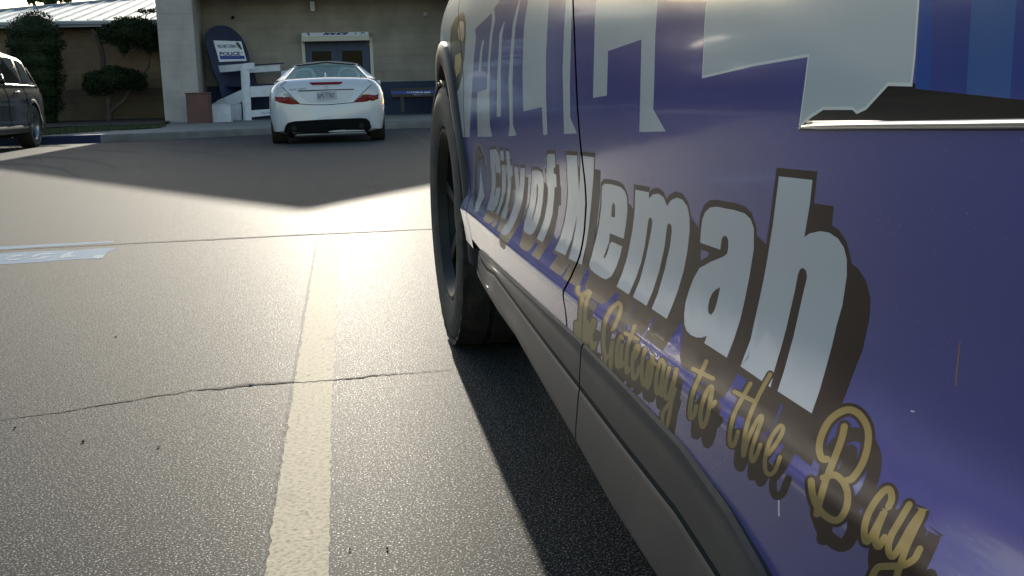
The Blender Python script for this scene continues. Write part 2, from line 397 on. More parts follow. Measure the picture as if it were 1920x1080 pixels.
# painted markings, joints, cracks
def sheet(name, loop, m, z=.0008, sub=None):
    P = [onZ(q, z) for q in loop]; return struct(obj(name, P, [tuple(range(len(P)))], m))
rl = np.random.RandomState(8)
def jag(P, n, a):
    o = []
    for (x0,y0),(x1,y1) in zip(P[:-1], P[1:]):
        for k in range(n): t = k/n; o.append((x0+(x1-x0)*t+rl.normal()*a*(.35+(y0+(y1-y0)*t-440)/640), y0+(y1-y0)*t))
    return o+[P[-1]]
eL = jag([(598,441),(579,560),(539,801),(496,1080),(470,1250)], 34, 1.3); eR = jag([(637.5,441),(631,560),(621,801),(617,1080),(612,1250)], 34, 1.0)
V = [onZ(q, .0008) for q in eL]+[onZ(q, .0008) for q in eR]; n = len(eL)
struct(obj('painted_line', V, [(i, i+1, i+1+n, i+n) for i in range(n-1)], M['line']))
oL = jag([(594,441),(573,560),(531,801),(485,1080),(458,1250)], 34, 1.2); oR = jag([(596,441),(577,560),(536.5,801),(492,1080),(466,1250)], 34, 1.6)
V = [onZ(q, .0007) for q in oL]+[onZ(q, .0007) for q in oR]
struct(obj('painted_line_ghost', V, [(i, i+1, i+1+n, i+n) for i in range(n-1)], M['lineghost']))
def ragged(path, wpx, z, seed, taper=True):
    rnd = np.random.RandomState(seed); top = []; bot = []; P = []
    for i in range(len(path)-1):
        (x0,y0,w0),(x1,y1,w1) = path[i], path[i+1]; n = max(2, int(abs(x1-x0)/5))
        for j in range(n):
            t = j/n; P.append((x0+(x1-x0)*t, y0+(y1-y0)*t+rnd.normal()*wpx*.45, max(.25,(w0+(w1-w0)*t)*(.55+.9*rnd.rand()))))
    P.append(path[-1])
    up = [onZ((a, b-c), z) for a,b,c in P]; dn = [onZ((a, b+c), z) for a,b,c in P]
    n = len(P); return up+dn, [(i, i+1, i+1+n, i+n) for i in range(n-1)]
ck = [(0,470,.7),(80,460,.8),(180,446,.8),(240,440,1),(300,428,1.1),(420,408,1.3),(520,394,1.2),(600,378,1),(690,368,1.2),(740,355,1),(820,350,1.4),(860,348,2.6),(900,344,2.8),(960,334,3),(1010,331,2.2),(1060,330,2.0),(1130,323,1.6),(1180,326,.8),(1300,315,1),(1340,311,1.5),(1400,308,1.5),(1450,298,1.6),(1540,292,.9),(1640,286,.6),(1760,276,.4)]
ck = [(-60,791,.6)]+[(a*.4815, 560+b*.4815, c*.62) for a,b,c in ck]
V, Fc = ragged(ck, .9, .0014, 1); struct(obj('pavement_crack', V, Fc, M['crack']))
V, Fc = ragged([(-60,470.5,.9),(0,468.3,.8),(120,462.5,.8),(240,456.3,1.1),(400,448.6,1),(560,440.5,.8),(700,434.5,.6),(812,429,.5),(960,423,.5)], .25, .0014, 2); struct(obj('slab_joint', V, Fc, M['crack']))
V, Fc = ragged([(398,452,.3),(403,449,.35),(406,441,.3),(412,434,.25)], .3, .0014, 5); struct(obj('hairline_crack', V, Fc, M['crack']))
V, Fc = ragged([(560,282,.35),(650,279.5,.4),(730,278,.35),(830,275,.3)], .15, .0014, 4); struct(obj('far_joint', V, Fc, M['crack']))
sheet('bay_line', [(481,258),(489,256),(412,290),(402,291)], M['lineold'])
sheet('bay_line', [(756,245.5),(763,245),(820,275),(808,275)], M['lineold'])
bz = lambda L: zm(0, 440, 8, L)
sheet('blue_marking', bz([(-400,290),(0,285),(450,255),(850,240),(1180,232),(1500,205),(1745,198),(1690,232),(1600,262),(1560,330),(1480,362),(1200,365),(900,385),(640,408),(300,430),(0,445),(-400,465)]), M['bluepaint'])
sheet('blue_marking_strip', bz([(-400,200),(0,178),(560,150),(1240,118),(1700,92),(1700,118),(1240,150),(560,188),(0,222),(-400,243)]), M['bluepaint'])
for L in ([(0,392),(75,372),(70,350),(200,330),(120,330),(65,322),(180,308),(400,292),(395,302),(330,316),(240,330),(180,345),(95,362),(60,384)],
          [(75,384),(100,368),(300,352),(290,374),(160,384)],
          [(462,326),(500,306),(580,282),(700,272),(830,278),(815,294),(640,300),(600,300),(540,330),(500,336)],
          [(400,375),(430,358),(590,345),(620,322),(760,314),(765,322),(640,362),(600,368)],
          [(880,356),(940,300),(1000,268),(1100,260),(1108,270),(1050,306),(1130,310),(1140,326),(1000,338),(910,358)],
          [(1380,345),(1430,310),(1560,300),(1545,345),(1470,360)]):
    sheet('white_lettering', bz(L), M['whitepaint'], z=.0016)
for path, wd in (([(40,297),(90,295),(150,299),(196,307),(222,316)], 2.2), ([(-20,306),(60,309),(118,318),(150,332)], 2.6), ([(160,280),(210,283),(262,286)], 1.3), ([(300,280),(380,287),(470,299)], 1.2)):
    P = [(np.interp(t, range(len(path)), [p[0] for p in path]), pchip(range(len(path)), [p[1] for p in path], np.array([t]))[0]) for t in np.linspace(0, len(path)-1, 24)]
    up_ = [onZ((x, y-wd), .0006) for x, y in P]; dn_ = [onZ((x, y+wd), .0006) for x, y in P]; n = len(P)
    struct(obj('tyre_mark', up_+dn_, [(i, i+1, i+1+n, i+n) for i in range(n-1)], M['scuff']))
# pale chip on the crack, bits of debris
for (q, s, mm, lab) in [((471,720),9,'whitepaint','pale chip of concrete lying in the crack left of the painted line'),
                     ((217,630),4,'crack','small dark leaf scrap on open concrete above the crack'),
                     ((155,826),7,'crack','dark twig lying on the concrete below the crack'),
                     ((28,800),4,'crack','dark crumb beside the crack at the left edge'),
                     ((297,836),5,'whitepaint','white flake on the concrete below the crack'),
                     ((656,1028),4,'crack','dark crumb just right of the painted line, near the bottom'),
                     ((726,1026),4,'crack','dark crumb right of the painted line, towards the police car shadow')]:
    p = onZ(q, .004); r = s*.00018*(p[1]); rnd = np.random.RandomState(int(q[0])); n = 7
    base = [(p[0]+r*math.cos(a)*(.6+.6*rnd.rand())*(1.6), p[1]+r*math.sin(a)*(.5+.6*rnd.rand()), .001) for a in np.linspace(0,5.5,n)]
    top = [((x-p[0])*.6+p[0], (y-p[1])*.6+p[1], .003+.002*rnd.rand()) for x,y,_ in base]
    mb = MB(); mb.add(base+top, [tuple(range(n,2*n))]+[(i,(i+1)%n,(i+1)%n+n,i+n) for i in range(n)])
    tag(mb.build('debris_scrap', M[mm]), lab, 'debris', 'bits of debris on the concrete')

# ------------------------------------------------------------------ the police station (tall part, gabled)
YW, YF = 31.5, 29.6
AX, AZ, SL = -.268, 6.52, .497
XL, XR = -4.60, 4.06
st = thing('police_station', (0, YW, .2), 'beige painted brick police station with blue double doors behind the white car', 'building')
dl, dr = onY((571,80),YW)[0], onY((692.5,77),YW)[0]; dt = onY((630,78),YW)[2]
def slopez(x): return AZ-SL*abs(x-AX)
mb = MB()
mb.box((XL,YW,-.1),(dl-.09,YW+.3,3.7)); mb.box((dr+.09,YW,-.1),(XR,YW+.3,3.7)); mb.box((dl-.09,YW,dt+.09),(dr+.09,YW+.3,3.7))
mb.box((XL,YW+.3,-.1),(XL+.3,46,4.2)); mb.box((XR-.3,YW+.3,-.1),(XR,46,4.2)); mb.box((XL+.3,45.7,-.1),(XR-.3,46,4.2))
mb.build('wall', M['stonewall'], st)
# gable front with its beam, roof slabs
mb = MB(); P = [(XL,YF+.1,3.55),(XR,YF+.1,3.55),(XR,YF+.1,slopez(XR)-.12),(AX,YF+.1,AZ-.12),(XL,YF+.1,slopez(XL)-.12)]
mb.prism(P, (0,.3,0)); mb.build('gable', M['stonewall'], st)
mb = MB(); mb.box((XL+.2,YF+.4,3.55),(XR-.2,YW,3.65)); mb.build('porch_ceiling', M['trim'], st)
mb = MB()
for (xa, xb) in ((XL-.02, AX),(AX, XR+.02)):
    za, zb = slopez(xa), slopez(xb)
    mb.prism([(xa,YF,za-.12),(xb,YF,zb-.12),(xb,YF,zb),(xa,YF,za)], (0,16.6,0))
mb.build('roof', M['fascia'], st)
# pillar at the left, its twin behind the police car
pL, pR = onY((310,234),YF)[0], onY((357,228),YF)[0]
mb = MB(); mb.box((pL,YF+.02,-.05),(pL+.92,YW,3.55)); bevel(mb.build('pillar', M['pillar'], st), .02)
mb = MB(); mb.box((XR-.9,YF+.02,-.05),(XR,YW,3.55)); bevel(mb.build('pillar', M['pillar'], st), .02)
# blue painted base of the wall
wt = onY((715,153.5),YW)[2]
for a_, b_ in ((dr+.09, XR-.9), (pL+.92, dl-.09)):
    mb = MB(); mb.box((a_,YW-.012,.1),(b_,YW,wt)); mb.build('painted_base', M['wainscot'], st)
# doors
fr = MB(); fr.box((dl-.09,YW-.03,.2),(dl,YW+.1,dt+.09)); fr.box((dr,YW-.03,.2),(dr+.09,YW+.1,dt+.09)); fr.box((dl,YW-.03,dt),(dr,YW+.1,dt+.09)); fr.build('door_frame', M['trim'], st)
mid = (dl+dr)/2
zt, zb = onY((600,96),YW)[2], .95
for (a, b, wa, wb) in ((dl+.005, mid-.004, onY((584.5,100),YW)[0], onY((621,100),YW)[0]), (mid+.004, dr-.005, onY((641,100),YW)[0], onY((679,100),YW)[0])):
    mb = MB(); y0, y1 = YW+.02, YW+.07
    mb.box((a,y0,.23),(wa,y1,dt-.005)); mb.box((wb,y0,.23),(b,y1,dt-.005)); mb.box((wa,y0,zt),(wb,y1,dt-.005)); mb.box((wa,y0,.23),(wb,y1,zb))
    d = mb.build('door', M['door'], st)
    mb = MB(); mb.box((wa,y0+.02,zb),(wb,y0+.03,zt)); mb.build('door_window', M['doorglass'], d)
    hx = (mid-.12) if a < mid-.5 else (mid+.12)
    mb = MB(); mb.tube([(hx,y0-.05,1.05),(hx,y0-.05,1.35)], .012); mb.box((hx-.01,y0-.05,1.06),(hx+.01,y0,1.08)); mb.box((hx-.01,y0-.05,1.32),(hx+.01,y0,1.34)); mb.build('door_handle', M['chrome'], d)
# roller shutter box above the doors with the lettering
ya = YW-.42
aL, aR = onY((565,70),ya)[0], onY((692.3,70),ya)[0]; a0, a1, a2 = onY((630,76.5),ya)[2], onY((630,68.5),ya)[2], onY((630,60.5),ya+.1)[2]
mb = MB(); mb.prism([(aL,ya,a0),(aL,ya,a1),(aL,ya+.10,a2),(aL,YW,a2+.02),(aL,YW,a0)], (aR-aL,0,0))
aw = mb.build('canopy', M['trim'], st)
mb = MB(); e = .012
mb.prism([(aL+.03,ya-e,a1+.01),(aR-.03,ya-e,a1+.01),(aR-.03,ya+.10-e,a2-.005),(aL+.03,ya+.10-e,a2-.005)], (0,.008,0)); mb.build('sign_panel', M['signwhite'], aw)
def plate_text(name, s, px, plane_fn, m, parent, bold=.02, shear=0.0, rev=False):
    uv, T = text_2d(s, bold, shear); P = quad(px, uv)
    return obj(name, [plane_fn(p) for p in P], T, m, parent)
n_ = np.cross((1,0,0), (0,.10,a2-a1)); p_ = (0, ya-e-.004, a1)
fn = lambda q: onP(q, p_, n_)
plate_text('lettering', 'POLICE', [(603.5,67),(652,66),(654,60.5),(606,61.5)], fn, M['ink'], aw, .07, .35)
P, T = poly_tris([zm(550,40,10.8,[(270,240),(310,235),(345,285),(310,290)])]); obj('emblem', [fn(p) for p in P], T, M['v_badge'], aw)
P, T = poly_tris([zm(550,40,10.8,[(1405+40*math.cos(a),250+38*math.sin(a)) for a in np.linspace(0,6.28,20)[:-1]]), zm(550,40,10.8,[(1405+20*math.cos(a),250+20*math.sin(a)) for a in np.linspace(0,6.28,20)[:-1]])]); obj('emblem', [fn(p) for p in P], T, M['inkgrey'], aw)
P, T = poly_tris([zm(550,40,10.8,[(1235,235),(1290,240),(1270,262),(1250,260)])]); obj('emblem', [fn(p) for p in P], T, M['inkgrey'], aw)
# fittings on the wall
def fitting(name, q0, q1, depth, m, label, cat):
    a, b = onY(q0, YW), onY(q1, YW); r = thing(name, ((a[0]+b[0])/2, YW, min(a[2],b[2])), label, cat)
    mb = MB(); mb.box((min(a[0],b[0]),YW-depth,min(a[2],b[2])),(max(a[0],b[0]),YW-.001,max(a[2],b[2]))); bevel(mb.build('housing', m, r), .015)
    return r, a, b
r, a, b = fitting('wall_lamp', (581,3), (591,19), .16, M['white'], 'small white wall lamp high on the wall above the doors', 'lamp')
mb = MB(); mb.box((min(a[0],b[0])+.02,YW-.15,min(a[2],b[2])-.03),(max(a[0],b[0])-.02,YW-.03,min(a[2],b[2])-.001)); mb.build('lens', M['clearlens'], r)
r, a, b = fitting('junction_box', (794,24), (800.5,30), .07, M['white'], 'tiny white junction box on the wall left of the police car', 'wall box')
mb = MB(); mb.box((a[0]+.02,YW-.078,a[2]-.06),(b[0]-.02,YW-.0705,a[2]-.03)); mb.build('cover', M['fascia'], r)
p = onY((437,33), YW); r = thing('wall_camera', tuple(p), 'small black dome fitting on the wall above the giant blue chair', 'camera')
mb = MB(); mb.tube([p, p+(0,-.05,0)], .05, 10); mb.build('mount', M['blackplastic'], r)
mb = MB(); mb.tube([p+(0,-.051,0), p+(0,-.08,-.01), p+(0,-.10,-.02)], [.04,.035,.015], 10); mb.build('dome', M['glassdark'], r)
p = onY((536,27), YW); mb = MB(); mb.tube([p, p+(0,-.03,0)], .025, 8); tag(mb.build('pipe_stub', M['fascia']), 'tiny grey pipe stub on the wall right of the black dome', 'pipe')

# ------------------------------------------------------------------ the low building on the left
YL, YE = 33.2, 32.6
lb = thing('low_building', (-15, YL, .2), 'low tan brick building with a white metal roof, left of the pillar', 'building')
ez = onY((150,39.5), YE)[2]; eb = onY((150,50.5), YE)[2]; wl = onY((200,167), YL)[2]
mb = MB(); mb.box((-40,YL,wl),(XL-.001,YL+.25,eb)); mb.box((-40,YL+.25,-.1),(XL-.001,YL+8,eb)); mb.build('wall', M['tanbrick'], lb)
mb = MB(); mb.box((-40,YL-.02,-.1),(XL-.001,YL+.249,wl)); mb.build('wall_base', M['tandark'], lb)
mb = MB(); mb.box((-40,YE,eb),(XL-.002,YE+.05,ez)); mb.box((-40,YE-.07,ez-.09),(XL-.002,YE-.001,ez-.005)); mb.build('gutter', M['fascia'], lb)
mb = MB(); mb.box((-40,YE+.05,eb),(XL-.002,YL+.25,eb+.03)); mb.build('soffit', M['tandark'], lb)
RS = math.tan(math.radians(9)); rn = np.array((0,-RS,1.0)); rp = (0,YE-.08,ez+.01)
t0, t1 = onP((0,22.5), rp, rn), onP((236,0), rp, rn)
dv = t1-t0; tl = t0+dv*((-40-t0[0])/dv[0]); tr = t0+dv*((XL-.003-t0[0])/dv[0])
if tl[1] < rp[1]+.4: tl = t0+dv*((rp[1]+.4-t0[1])/dv[1])
def zroof(y): return rp[2]+(y-rp[1])*RS
E0, E1 = (-40.0, rp[1], zroof(rp[1])), (XL-.003, rp[1], zroof(rp[1]))
mb = MB(); mb.prism([E0,E1,tuple(tr),tuple(tl)], (0,0,-.03)); rf = mb.build('roof', M['metalroof'], lb)
mb = MB()
pitch_ = .43; xs = np.arange(XL-.2, -30, -pitch_)
for x in xs:
    yt = t0[1]+dv[1]*((x-t0[0])/dv[0])
    if yt < rp[1]+.3: continue
    mb.prism([(x-.018,rp[1],zroof(rp[1])),(x+.018,rp[1],zroof(rp[1])),(x+.018,yt,zroof(yt)),(x-.018,yt,zroof(yt))], (0,0,.045))
mb.build('seam', M['metalroof'], rf)['kind'] = 'stuff'
mb = MB(); mb.tube([np.array(tl)+(0,.02,.05), np.array(tr)+(0,.02,.05)], .055, 6); mb.build('ridge_cap', M['fascia'], rf)
mb = MB(); mb.prism([tuple(tl),tuple(tr),tuple(tr+np.array((0,.02,-1.2))),tuple(tl+np.array((0,.02,-1.2)))], (0,.04,0)); mb.build('roof_side', M['fascia'], lb)
# pale blue thing at the frame's left edge on the wall: a window
a, b = onY((-26,64), YL), onY((2.5,110), YL)
mb = MB(); mb.box((a[0],YL-.02,b[2]),(b[0],YL-.001,a[2])); wn_ = mb.build('window', M['white'], lb)
mb = MB(); mb.box((a[0]+.05,YL-.03,b[2]+.05),(b[0]-.05,YL-.021,a[2]-.05)); mb.build('pane', M['glassdark'], wn_)

# ------------------------------------------------------------------ plants
def core(mb, C, R, k=.8):
    n, m_ = 14, 8; b = []
    for i in range(m_+1):
        for j in range(n):
            a, e = 2*math.pi*j/n, -math.pi/2+math.pi*i/m_; b.append((C[0]+R[0]*k*math.cos(a)*math.cos(e), C[1]+R[1]*k*math.sin(a)*math.cos(e), C[2]+R[2]*k*math.sin(e)))
    mb.add(b, [(i*n+j, i*n+(j+1) % n, (i+1)*n+(j+1) % n, (i+1)*n+j) for i in range(m_) for j in range(n)])
def px_r(q, Y, px): return px*Y/F
# clipped column bush
Yb = 31.6; cpt = onY((66,130), Yb); base = onY((85,234), Yb); topz = onY((66,25), Yb)[2]
r = thing('topiary_bush', (cpt[0]+.1, Yb, .23), 'tall clipped dark green column bush with a rounded top behind the black car', 'bush')
mb = MB()
for (qy, rx, dx) in ((60,42,0),(85,44,-1),(112,43,0),(140,42,2),(168,38,6),(195,33,10),(215,24,14)):
    c = onY((66+dx, qy), Yb); leaves(c, (rx*Yb/F, .62*rx/42, .50), 4200, .032, qy, mb, shell=.16); core(mb, c, (rx*Yb/F, .62*rx/42, .50), .90)
mb.build('foliage', M['leafdark'], r)
mb = MB(); b0 = np.array((base[0]+.15,Yb,.22)); mb.tube([b0, b0+(0,0,.8), np.array((cpt[0],Yb,1.4)), np.array((cpt[0],Yb,topz-.5))], [.10,.08,.06,.02]); mb.build('trunk', M['bark'], r)
# two-tier clipped tree
Yt = 32.0; tb = onY((204,229), Yt)
r = thing('cloud_pruned_tree', (tb[0], Yt, .24), 'dark green tree pruned into two flat tiers beside the pale pillar', 'tree')
mb = MB()
for (qx, qy, rx, rz, n) in ((213,148,50,20,1500),(190,158,32,19,900),(240,150,30,18,900),(215,138,34,14,700),(262,158,13,11,260),(176,168,14,12,260),
                            (248,62,52,24,1700),(222,64,33,21,900),(275,66,26,24,900),(245,45,32,14,700),(284,82,16,16,360),(232,88,10,14,240),(200,60,16,12,260)):
    leaves(onY((qx,qy),Yt), (rx*Yt/F, .5*rx*Yt/F+.12, rz*Yt/F), int(n*1.7), .036, qx+qy, mb, shell=.40); core(mb, onY((qx,qy),Yt), (rx*Yt/F, .5*rx*Yt/F+.12, rz*Yt/F), .72)
mb.build('foliage', M['leafdark'], r)
def limb(mb, pts, rad): mb.tube([onY(q, Yt+dy) for q, dy in pts], rad, 7)
mb = MB()
limb(mb, [((205,232),0),((205,210),0),((203,195),0),((203,180),.05),((200,160),.05)], [.10,.08,.075,.06,.03])
limb(mb, [((205,212),0),((218,200),.05),((232,190),.05),((240,175),.1),((268,140),.1),((279,125),.1),((281,95),.1),((270,80),.1)], [.07,.06,.055,.05,.035,.03,.03,.02])
limb(mb, [((193,130),.3),((194,115),.3),((190,90),.3),((182,68),.3),((172,56),.3)], [.07,.075,.07,.06,.04])
mb.build('trunk', M['bark'], r)
# loose twig over the roof by the pillar
p0 = onY((281,70), Yt); mb = MB()
limb(mb, [((270,40),0),((275,28),0),((282,22),0),((292,18),0)], [.02,.015,.012,.006]); limb(mb, [((275,28),0),((268,20),0),((262,19),0)], [.012,.01,.005])
for q in ((292,19),(286,20),(279,21),(265,20),(270,19)): leaves(onY(q,Yt), (.14,.1,.07), 26, .045, int(q[0]), mb, .6)
mb.build('twig', M['bark'], r)
# tree beyond the roof
Yk = 62; c = onY((92,-26), Yk)
r = thing('tree', (c[0], Yk, 0), 'leafy tree showing above the white metal roof at top left', 'tree')
mb = MB()
for k, (qx, qy, rx, rz, n) in enumerate(((88,-6,22,14,420),(66,-12,20,14,380),(112,-14,22,14,400),(92,-40,36,28,1100),(60,-34,26,22,600),(124,-36,22,22,500),(128,-2,8,7,60),(58,-1,9,8,70))):
    leaves(onY((qx,qy),Yk), (rx*Yk/F, rx*Yk/F, rz*Yk/F), n, .16, k+50, mb, shell=.8)
mb.build('crown', M['leafmid'], r)
mb = MB(); mb.tube([(c[0],Yk,0),(c[0]+.1,Yk,3),(c[0],Yk,6.3)], [.3,.25,.12]); mb.tube([(c[0],Yk,4.2),(c[0]-.8,Yk,6),(c[0]-1.2,Yk,7)], [.14,.1,.04]); mb.tube([(c[0],Yk,4.0),(c[0]+.8,Yk,6),(c[0]+1.1,Yk,7)], [.14,.1,.04]); mb.build('trunk', M['bark'], r)
# unseen trees off to the left, added as a dark mass for the doors to mirror
for k, (x, y, hh) in enumerate(((-30,44,9),(-38,30,10),(-42,16,11),(-24,52,9))):
    r = thing('tree', (x,y,0), ['broad dark tree far left behind the low building','dark tree at the far left side of the lot','tall dark tree at the far left edge of the lot','dark tree behind the low building roof'][k], 'tree', None)
    mb = MB()
    for j in range(7):
        rr = np.random.RandomState(k*9+j); leaves((x+rr.normal()*2.0,y+rr.normal()*2.0,hh*.55+rr.normal()*1.5), (2.6,2.6,2.2), 420, .35, k*9+j, mb, shell=.8)
    mb.build('crown', M['leafmid'], r); mb = MB(); mb.tube([(x,y,0),(x+.2,y,hh*.3),(x,y,hh*.6)], [.4,.3,.15]); mb.build('trunk', M['bark'], r)

# far-off belt of trees beyond the lot
mb = MB()
for k in range(26):
    rr = np.random.RandomState(900+k); x = 9+k*3.2+rr.normal(); y = 66+rr.normal()*5
    leaves((x, y, 2.6+rr.rand()*1.6), (2.6, 2.2, 3.0), 220, .34, 900+k, mb, shell=.8)
tag(mb.build('distant_trees', M['leafmid']), 'far belt of trees beyond the lot, right of the police station', 'trees', kind='stuff')
# ------------------------------------------------------------------ things on the pavement
# giant chair
Yc = 29.9; zc_ = wz(Yc)
foot = onZ((470,225.5), zc_); Yc = foot[1] if 28 < foot[1] < 31.2 else 29.9
foot = onY((470,225.5), 29.9); zc_ = foot[2]
ch = thing('giant_chair', (foot[0], 29.9, zc_), 'oversized white and blue slatted garden chair leaning back beside the pillar', 'chair')
sa = np.array((-.80,.60,0)); fa = np.array((.87,.49,0)); up = np.array((0,0,1.0))
sn = np.cross(sa, up); fnm = np.cross(fa, up)      # normals of side and front planes
K4 = lambda L: zm(360, 30, 4.91, L)
side = lambda q: onP(q, foot, sn); front = lambda q: onP(q, foot, fnm)
def board(name, loop, fn, m, thick, parent):
    P = [fn(q) for q in loop]; mb = MB(); mb.prism(P, thick); return fix_normals(mb.build(name, m, parent))
tin = fa*.09
board('front_leg', K4([(468,440),(525,432),(550,962),(497,968)]), front, M['white'], sa*.09, ch)
board('arm', K4([(178,462),(470,440),(527,430),(527,492),(468,500),(200,525)]), side, M['white'], fa*.5*.3, ch)
board('side_rail', K4([(170,822),(250,770),(476,670),(482,775),(420,805),(345,822)]), side, M['white'], fa*.09, ch)
board('rear_leg', K4([(345,820),(420,803),(430,968),(365,975)]), lambda q: side(q)+fa*.02, M['white'], fa*.08, ch)
board('seat_front', K4([(530,650),(800,632),(800,735),(535,748)]), front, M['white'], sa*.05, ch)
board('lower_rail', K4([(545,870),(800,850),(800,905),(545,932)]), lambda q: front(q)-sa*.0, M['white'], sa*.05, ch)
wch = 1.55
board('arm', K4([(570,460),(905,430),(905,500),(585,522)]), lambda q: front(q)+sa*.35, M['white'], sa*.05, ch)
board('arm_top', K4([(560,450),(925,425),(930,435),(565,461)]), lambda q: front(q)+sa*.30, M['bluewood'], sa*.3, ch)
board('front_leg', K4([(850,505),(905,498),(905,960),(855,962)]), lambda q: front(q)+sa*.02, M['white'], sa*.09, ch)
board('seat', K4([(530,636),(800,620),(800,634),(530,652)]), front, M['bluewood'], sa*1.0+up*.02, ch)
# the back: blue boards in a leaning plane
bo = foot+sa*.75+up*.55; bn = np.cross(fa, sa*.28+up*1.0)
back = lambda q: onP(q, bo, bn)
bl = K4([(128,200),(133,155),(160,118),(195,98),(232,88),(275,85),(315,90),(355,106),(392,132),(425,160),(452,190),(478,235),(500,285),(518,340),(540,430),(565,500),(590,580),(606,645),(540,650),(478,665),(275,748),(262,690),(240,600),(205,525),(180,455),(160,370),(140,300),(128,260)])
P, T = poly_tris([bl]); Pb = [back(q) for q in P]
bt = -np.array(bn)/np.linalg.norm(bn)
if bt[1] < 0: bt = -bt
mb = MB(); loopP = [back(q) for q in bl]; mb.prism(loopP, bt*.06)
bk = mb.build('backrest', M['bluewood'], ch)
bm = bmesh.new(); bm.from_mesh(bk.data); bmesh.ops.triangulate(bm, faces=[f for f in bm.faces if len(f.verts) > 4]); bmesh.ops.recalc_face_normals(bm, faces=bm.faces); bm.to_mesh(bk.data); bm.free()
# lettering on the low rail
fr_ = lambda q: front(q)-sa*.004
plate_text('lettering', 'YOU OFFI', [(488.5,214.5),(510,212.5),(510,209.2),(488.5,210.8)], fr_, M['inkgrey'], ch, .01)
# sign on the chair back
sg = thing('police_sign', tuple(back(K4([(340,330)])[0])-bt*.03), 'white police welcome sign fixed to the blue back of the giant chair', 'sign')
sgn = K4([(193,230),(448,238),(497,416),(248,426)])
mb = MB(); mb.prism([back(q)-bt*.045 for q in sgn], bt*.04); fix_normals(mb.build('sign_board', M['signwhite'], sg))
sf = lambda q: back(q)-bt*.049
S5 = lambda L: zm(395, 70, 18, L)
plate_text('lettering', 'WELCOME TO KEMAH', S5([(215,385),(850,375),(820,255),(185,262)]), sf, M['inkgrey'], sg, .035)
plate_text('lettering', 'POLICE', S5([(290,632),(985,628),(960,500),(270,510)]), sf, M['ink'], sg, .035)
P, T = poly_tris([S5([(268,640),(1110,635),(1140,750),(310,762)])]); obj('stripe', [sf(p) for p in P], T, M['signblue'], sg)
plate_text('lettering', 'A CITY OF KEMAH', S5([(350,705),(970,700),(955,655),(335,660)]), lambda q: back(q)-bt*.052, M['inkgrey'], sg, .0)
P, T = poly_tris([S5([(820,190),(900,180),(965,260),(1040,400),(1000,440),(910,360),(845,270)])]); obj('emblem', [sf(p) for p in P], T, M['v_badge'], sg)
P, T = poly_tris([S5([(985,520),(1030,530),(1080,545),(1050,560),(1000,540)])]); obj('swoosh', [sf(p) for p in P], T, M['ink'], sg)
# brown bin, white box, white step
def crate(name, q0, q1, qtop, Y, depth, m, label, cat, extra=None):
    a, b = onY(q0, Y), onY(q1, Y); zt_ = onY(qtop, Y)[2]; z0 = min(a[2], b[2])
    r = thing(name, ((a[0]+b[0])/2, Y+depth/2, z0), label, cat)
    mb = MB(); mb.box((a[0],Y,z0),(b[0],Y+depth,zt_)); bevel(mb.build('body', m, r), .02)
    return r, a, b, z0, zt_
r, a, b, z0, z1 = crate('waste_bin', (352,234.5), (395,234.5), (370,176), 28.3, .6, M['brownbox'], 'square brown waste bin standing in front of the pale pillar', 'bin')
mb = MB(); mb.box((a[0]-.015,28.285,z1+.001),(b[0]+.015,28.915,z1+.035)); bevel(mb.build('lid', M['brownbox'], r), .012)
r, a, b, z0, z1 = crate('white_box', (397,231.5), (434,231.5), (415,197), 28.9, .5, M['white'], 'low plain white wooden box between the brown bin and the giant chair', 'box')
mb = MB(); mb.box((a[0]-.01,28.89,z1+.001),(b[0]+.01,29.41,z1+.02)); mb.build('lid', M['white'], r)
# bench right of the white car
Yh = 30.4; bA = onY((734,190),Yh)[0]; bB = bA+1.95
zb0 = onY((770,209),Yh)[2]
bn_ = thing('bench', (bA+.9, Yh, zb0), 'black memorial bench with a blue stripe against the blue wall base', 'bench')
ztp, z_s0, z_s1, zbt = onY((760,165),Yh)[2], onY((760,170.5),Yh)[2], onY((760,176),Yh)[2], onY((760,186),Yh)[2]
mb = MB(); mb.box((bA,Yh,z_s1),(bB,Yh+.05,zbt)) if zbt > z_s1 else mb.box((bA,Yh,zbt),(bB,Yh+.05,z_s1)); mb.box((bA,Yh,z_s0),(bB,Yh+.05,ztp)); mb.build('backrest', M['blackplastic'], bn_)
mb = MB(); mb.box((bA,Yh-.003,z_s1),(bB,Yh+.049,z_s0)); mb.build('stripe', M['signblue'], bn_)
mb = MB(); mb.box((bA,Yh-.42,zb0+.40),(bB,Yh-.02,zb0+.45)); mb.build('seat', M['blackplastic'], bn_)
for x in (bA+.28, bB-.28):
    mb = MB(); mb.box((x-.05,Yh-.38,zb0),(x+.05,Yh-.30,zb0+.4)); mb.build('leg', M['blackplastic'], bn_)
    mb = MB(); mb.box((x-.05,Yh-.018,zb0),(x+.05,Yh+.06,zbt+.05)); mb.build('leg', M['blackplastic'], bn_)
rnd = np.random.RandomState(11)
for (xa, xb, yy, hh) in ((762,806,173,3.0),(775,806,178.4,2.6)):
    mb = MB(); x = xa
    while x < xb:
        wl_ = 1.0+rnd.rand()*1.3
        if rnd.rand() > .16:
            P = [onY(q, Yh-.006) for q in ((x,yy+hh/2),(x+wl_*.7,yy+hh/2),(x+wl_*.7,yy-hh/2+rnd.rand()),(x,yy-hh/2))]; mb.add(P, [(0,1,2,3)])
        x += wl_
    mb.build('lettering', M['signwhite'], bn_)
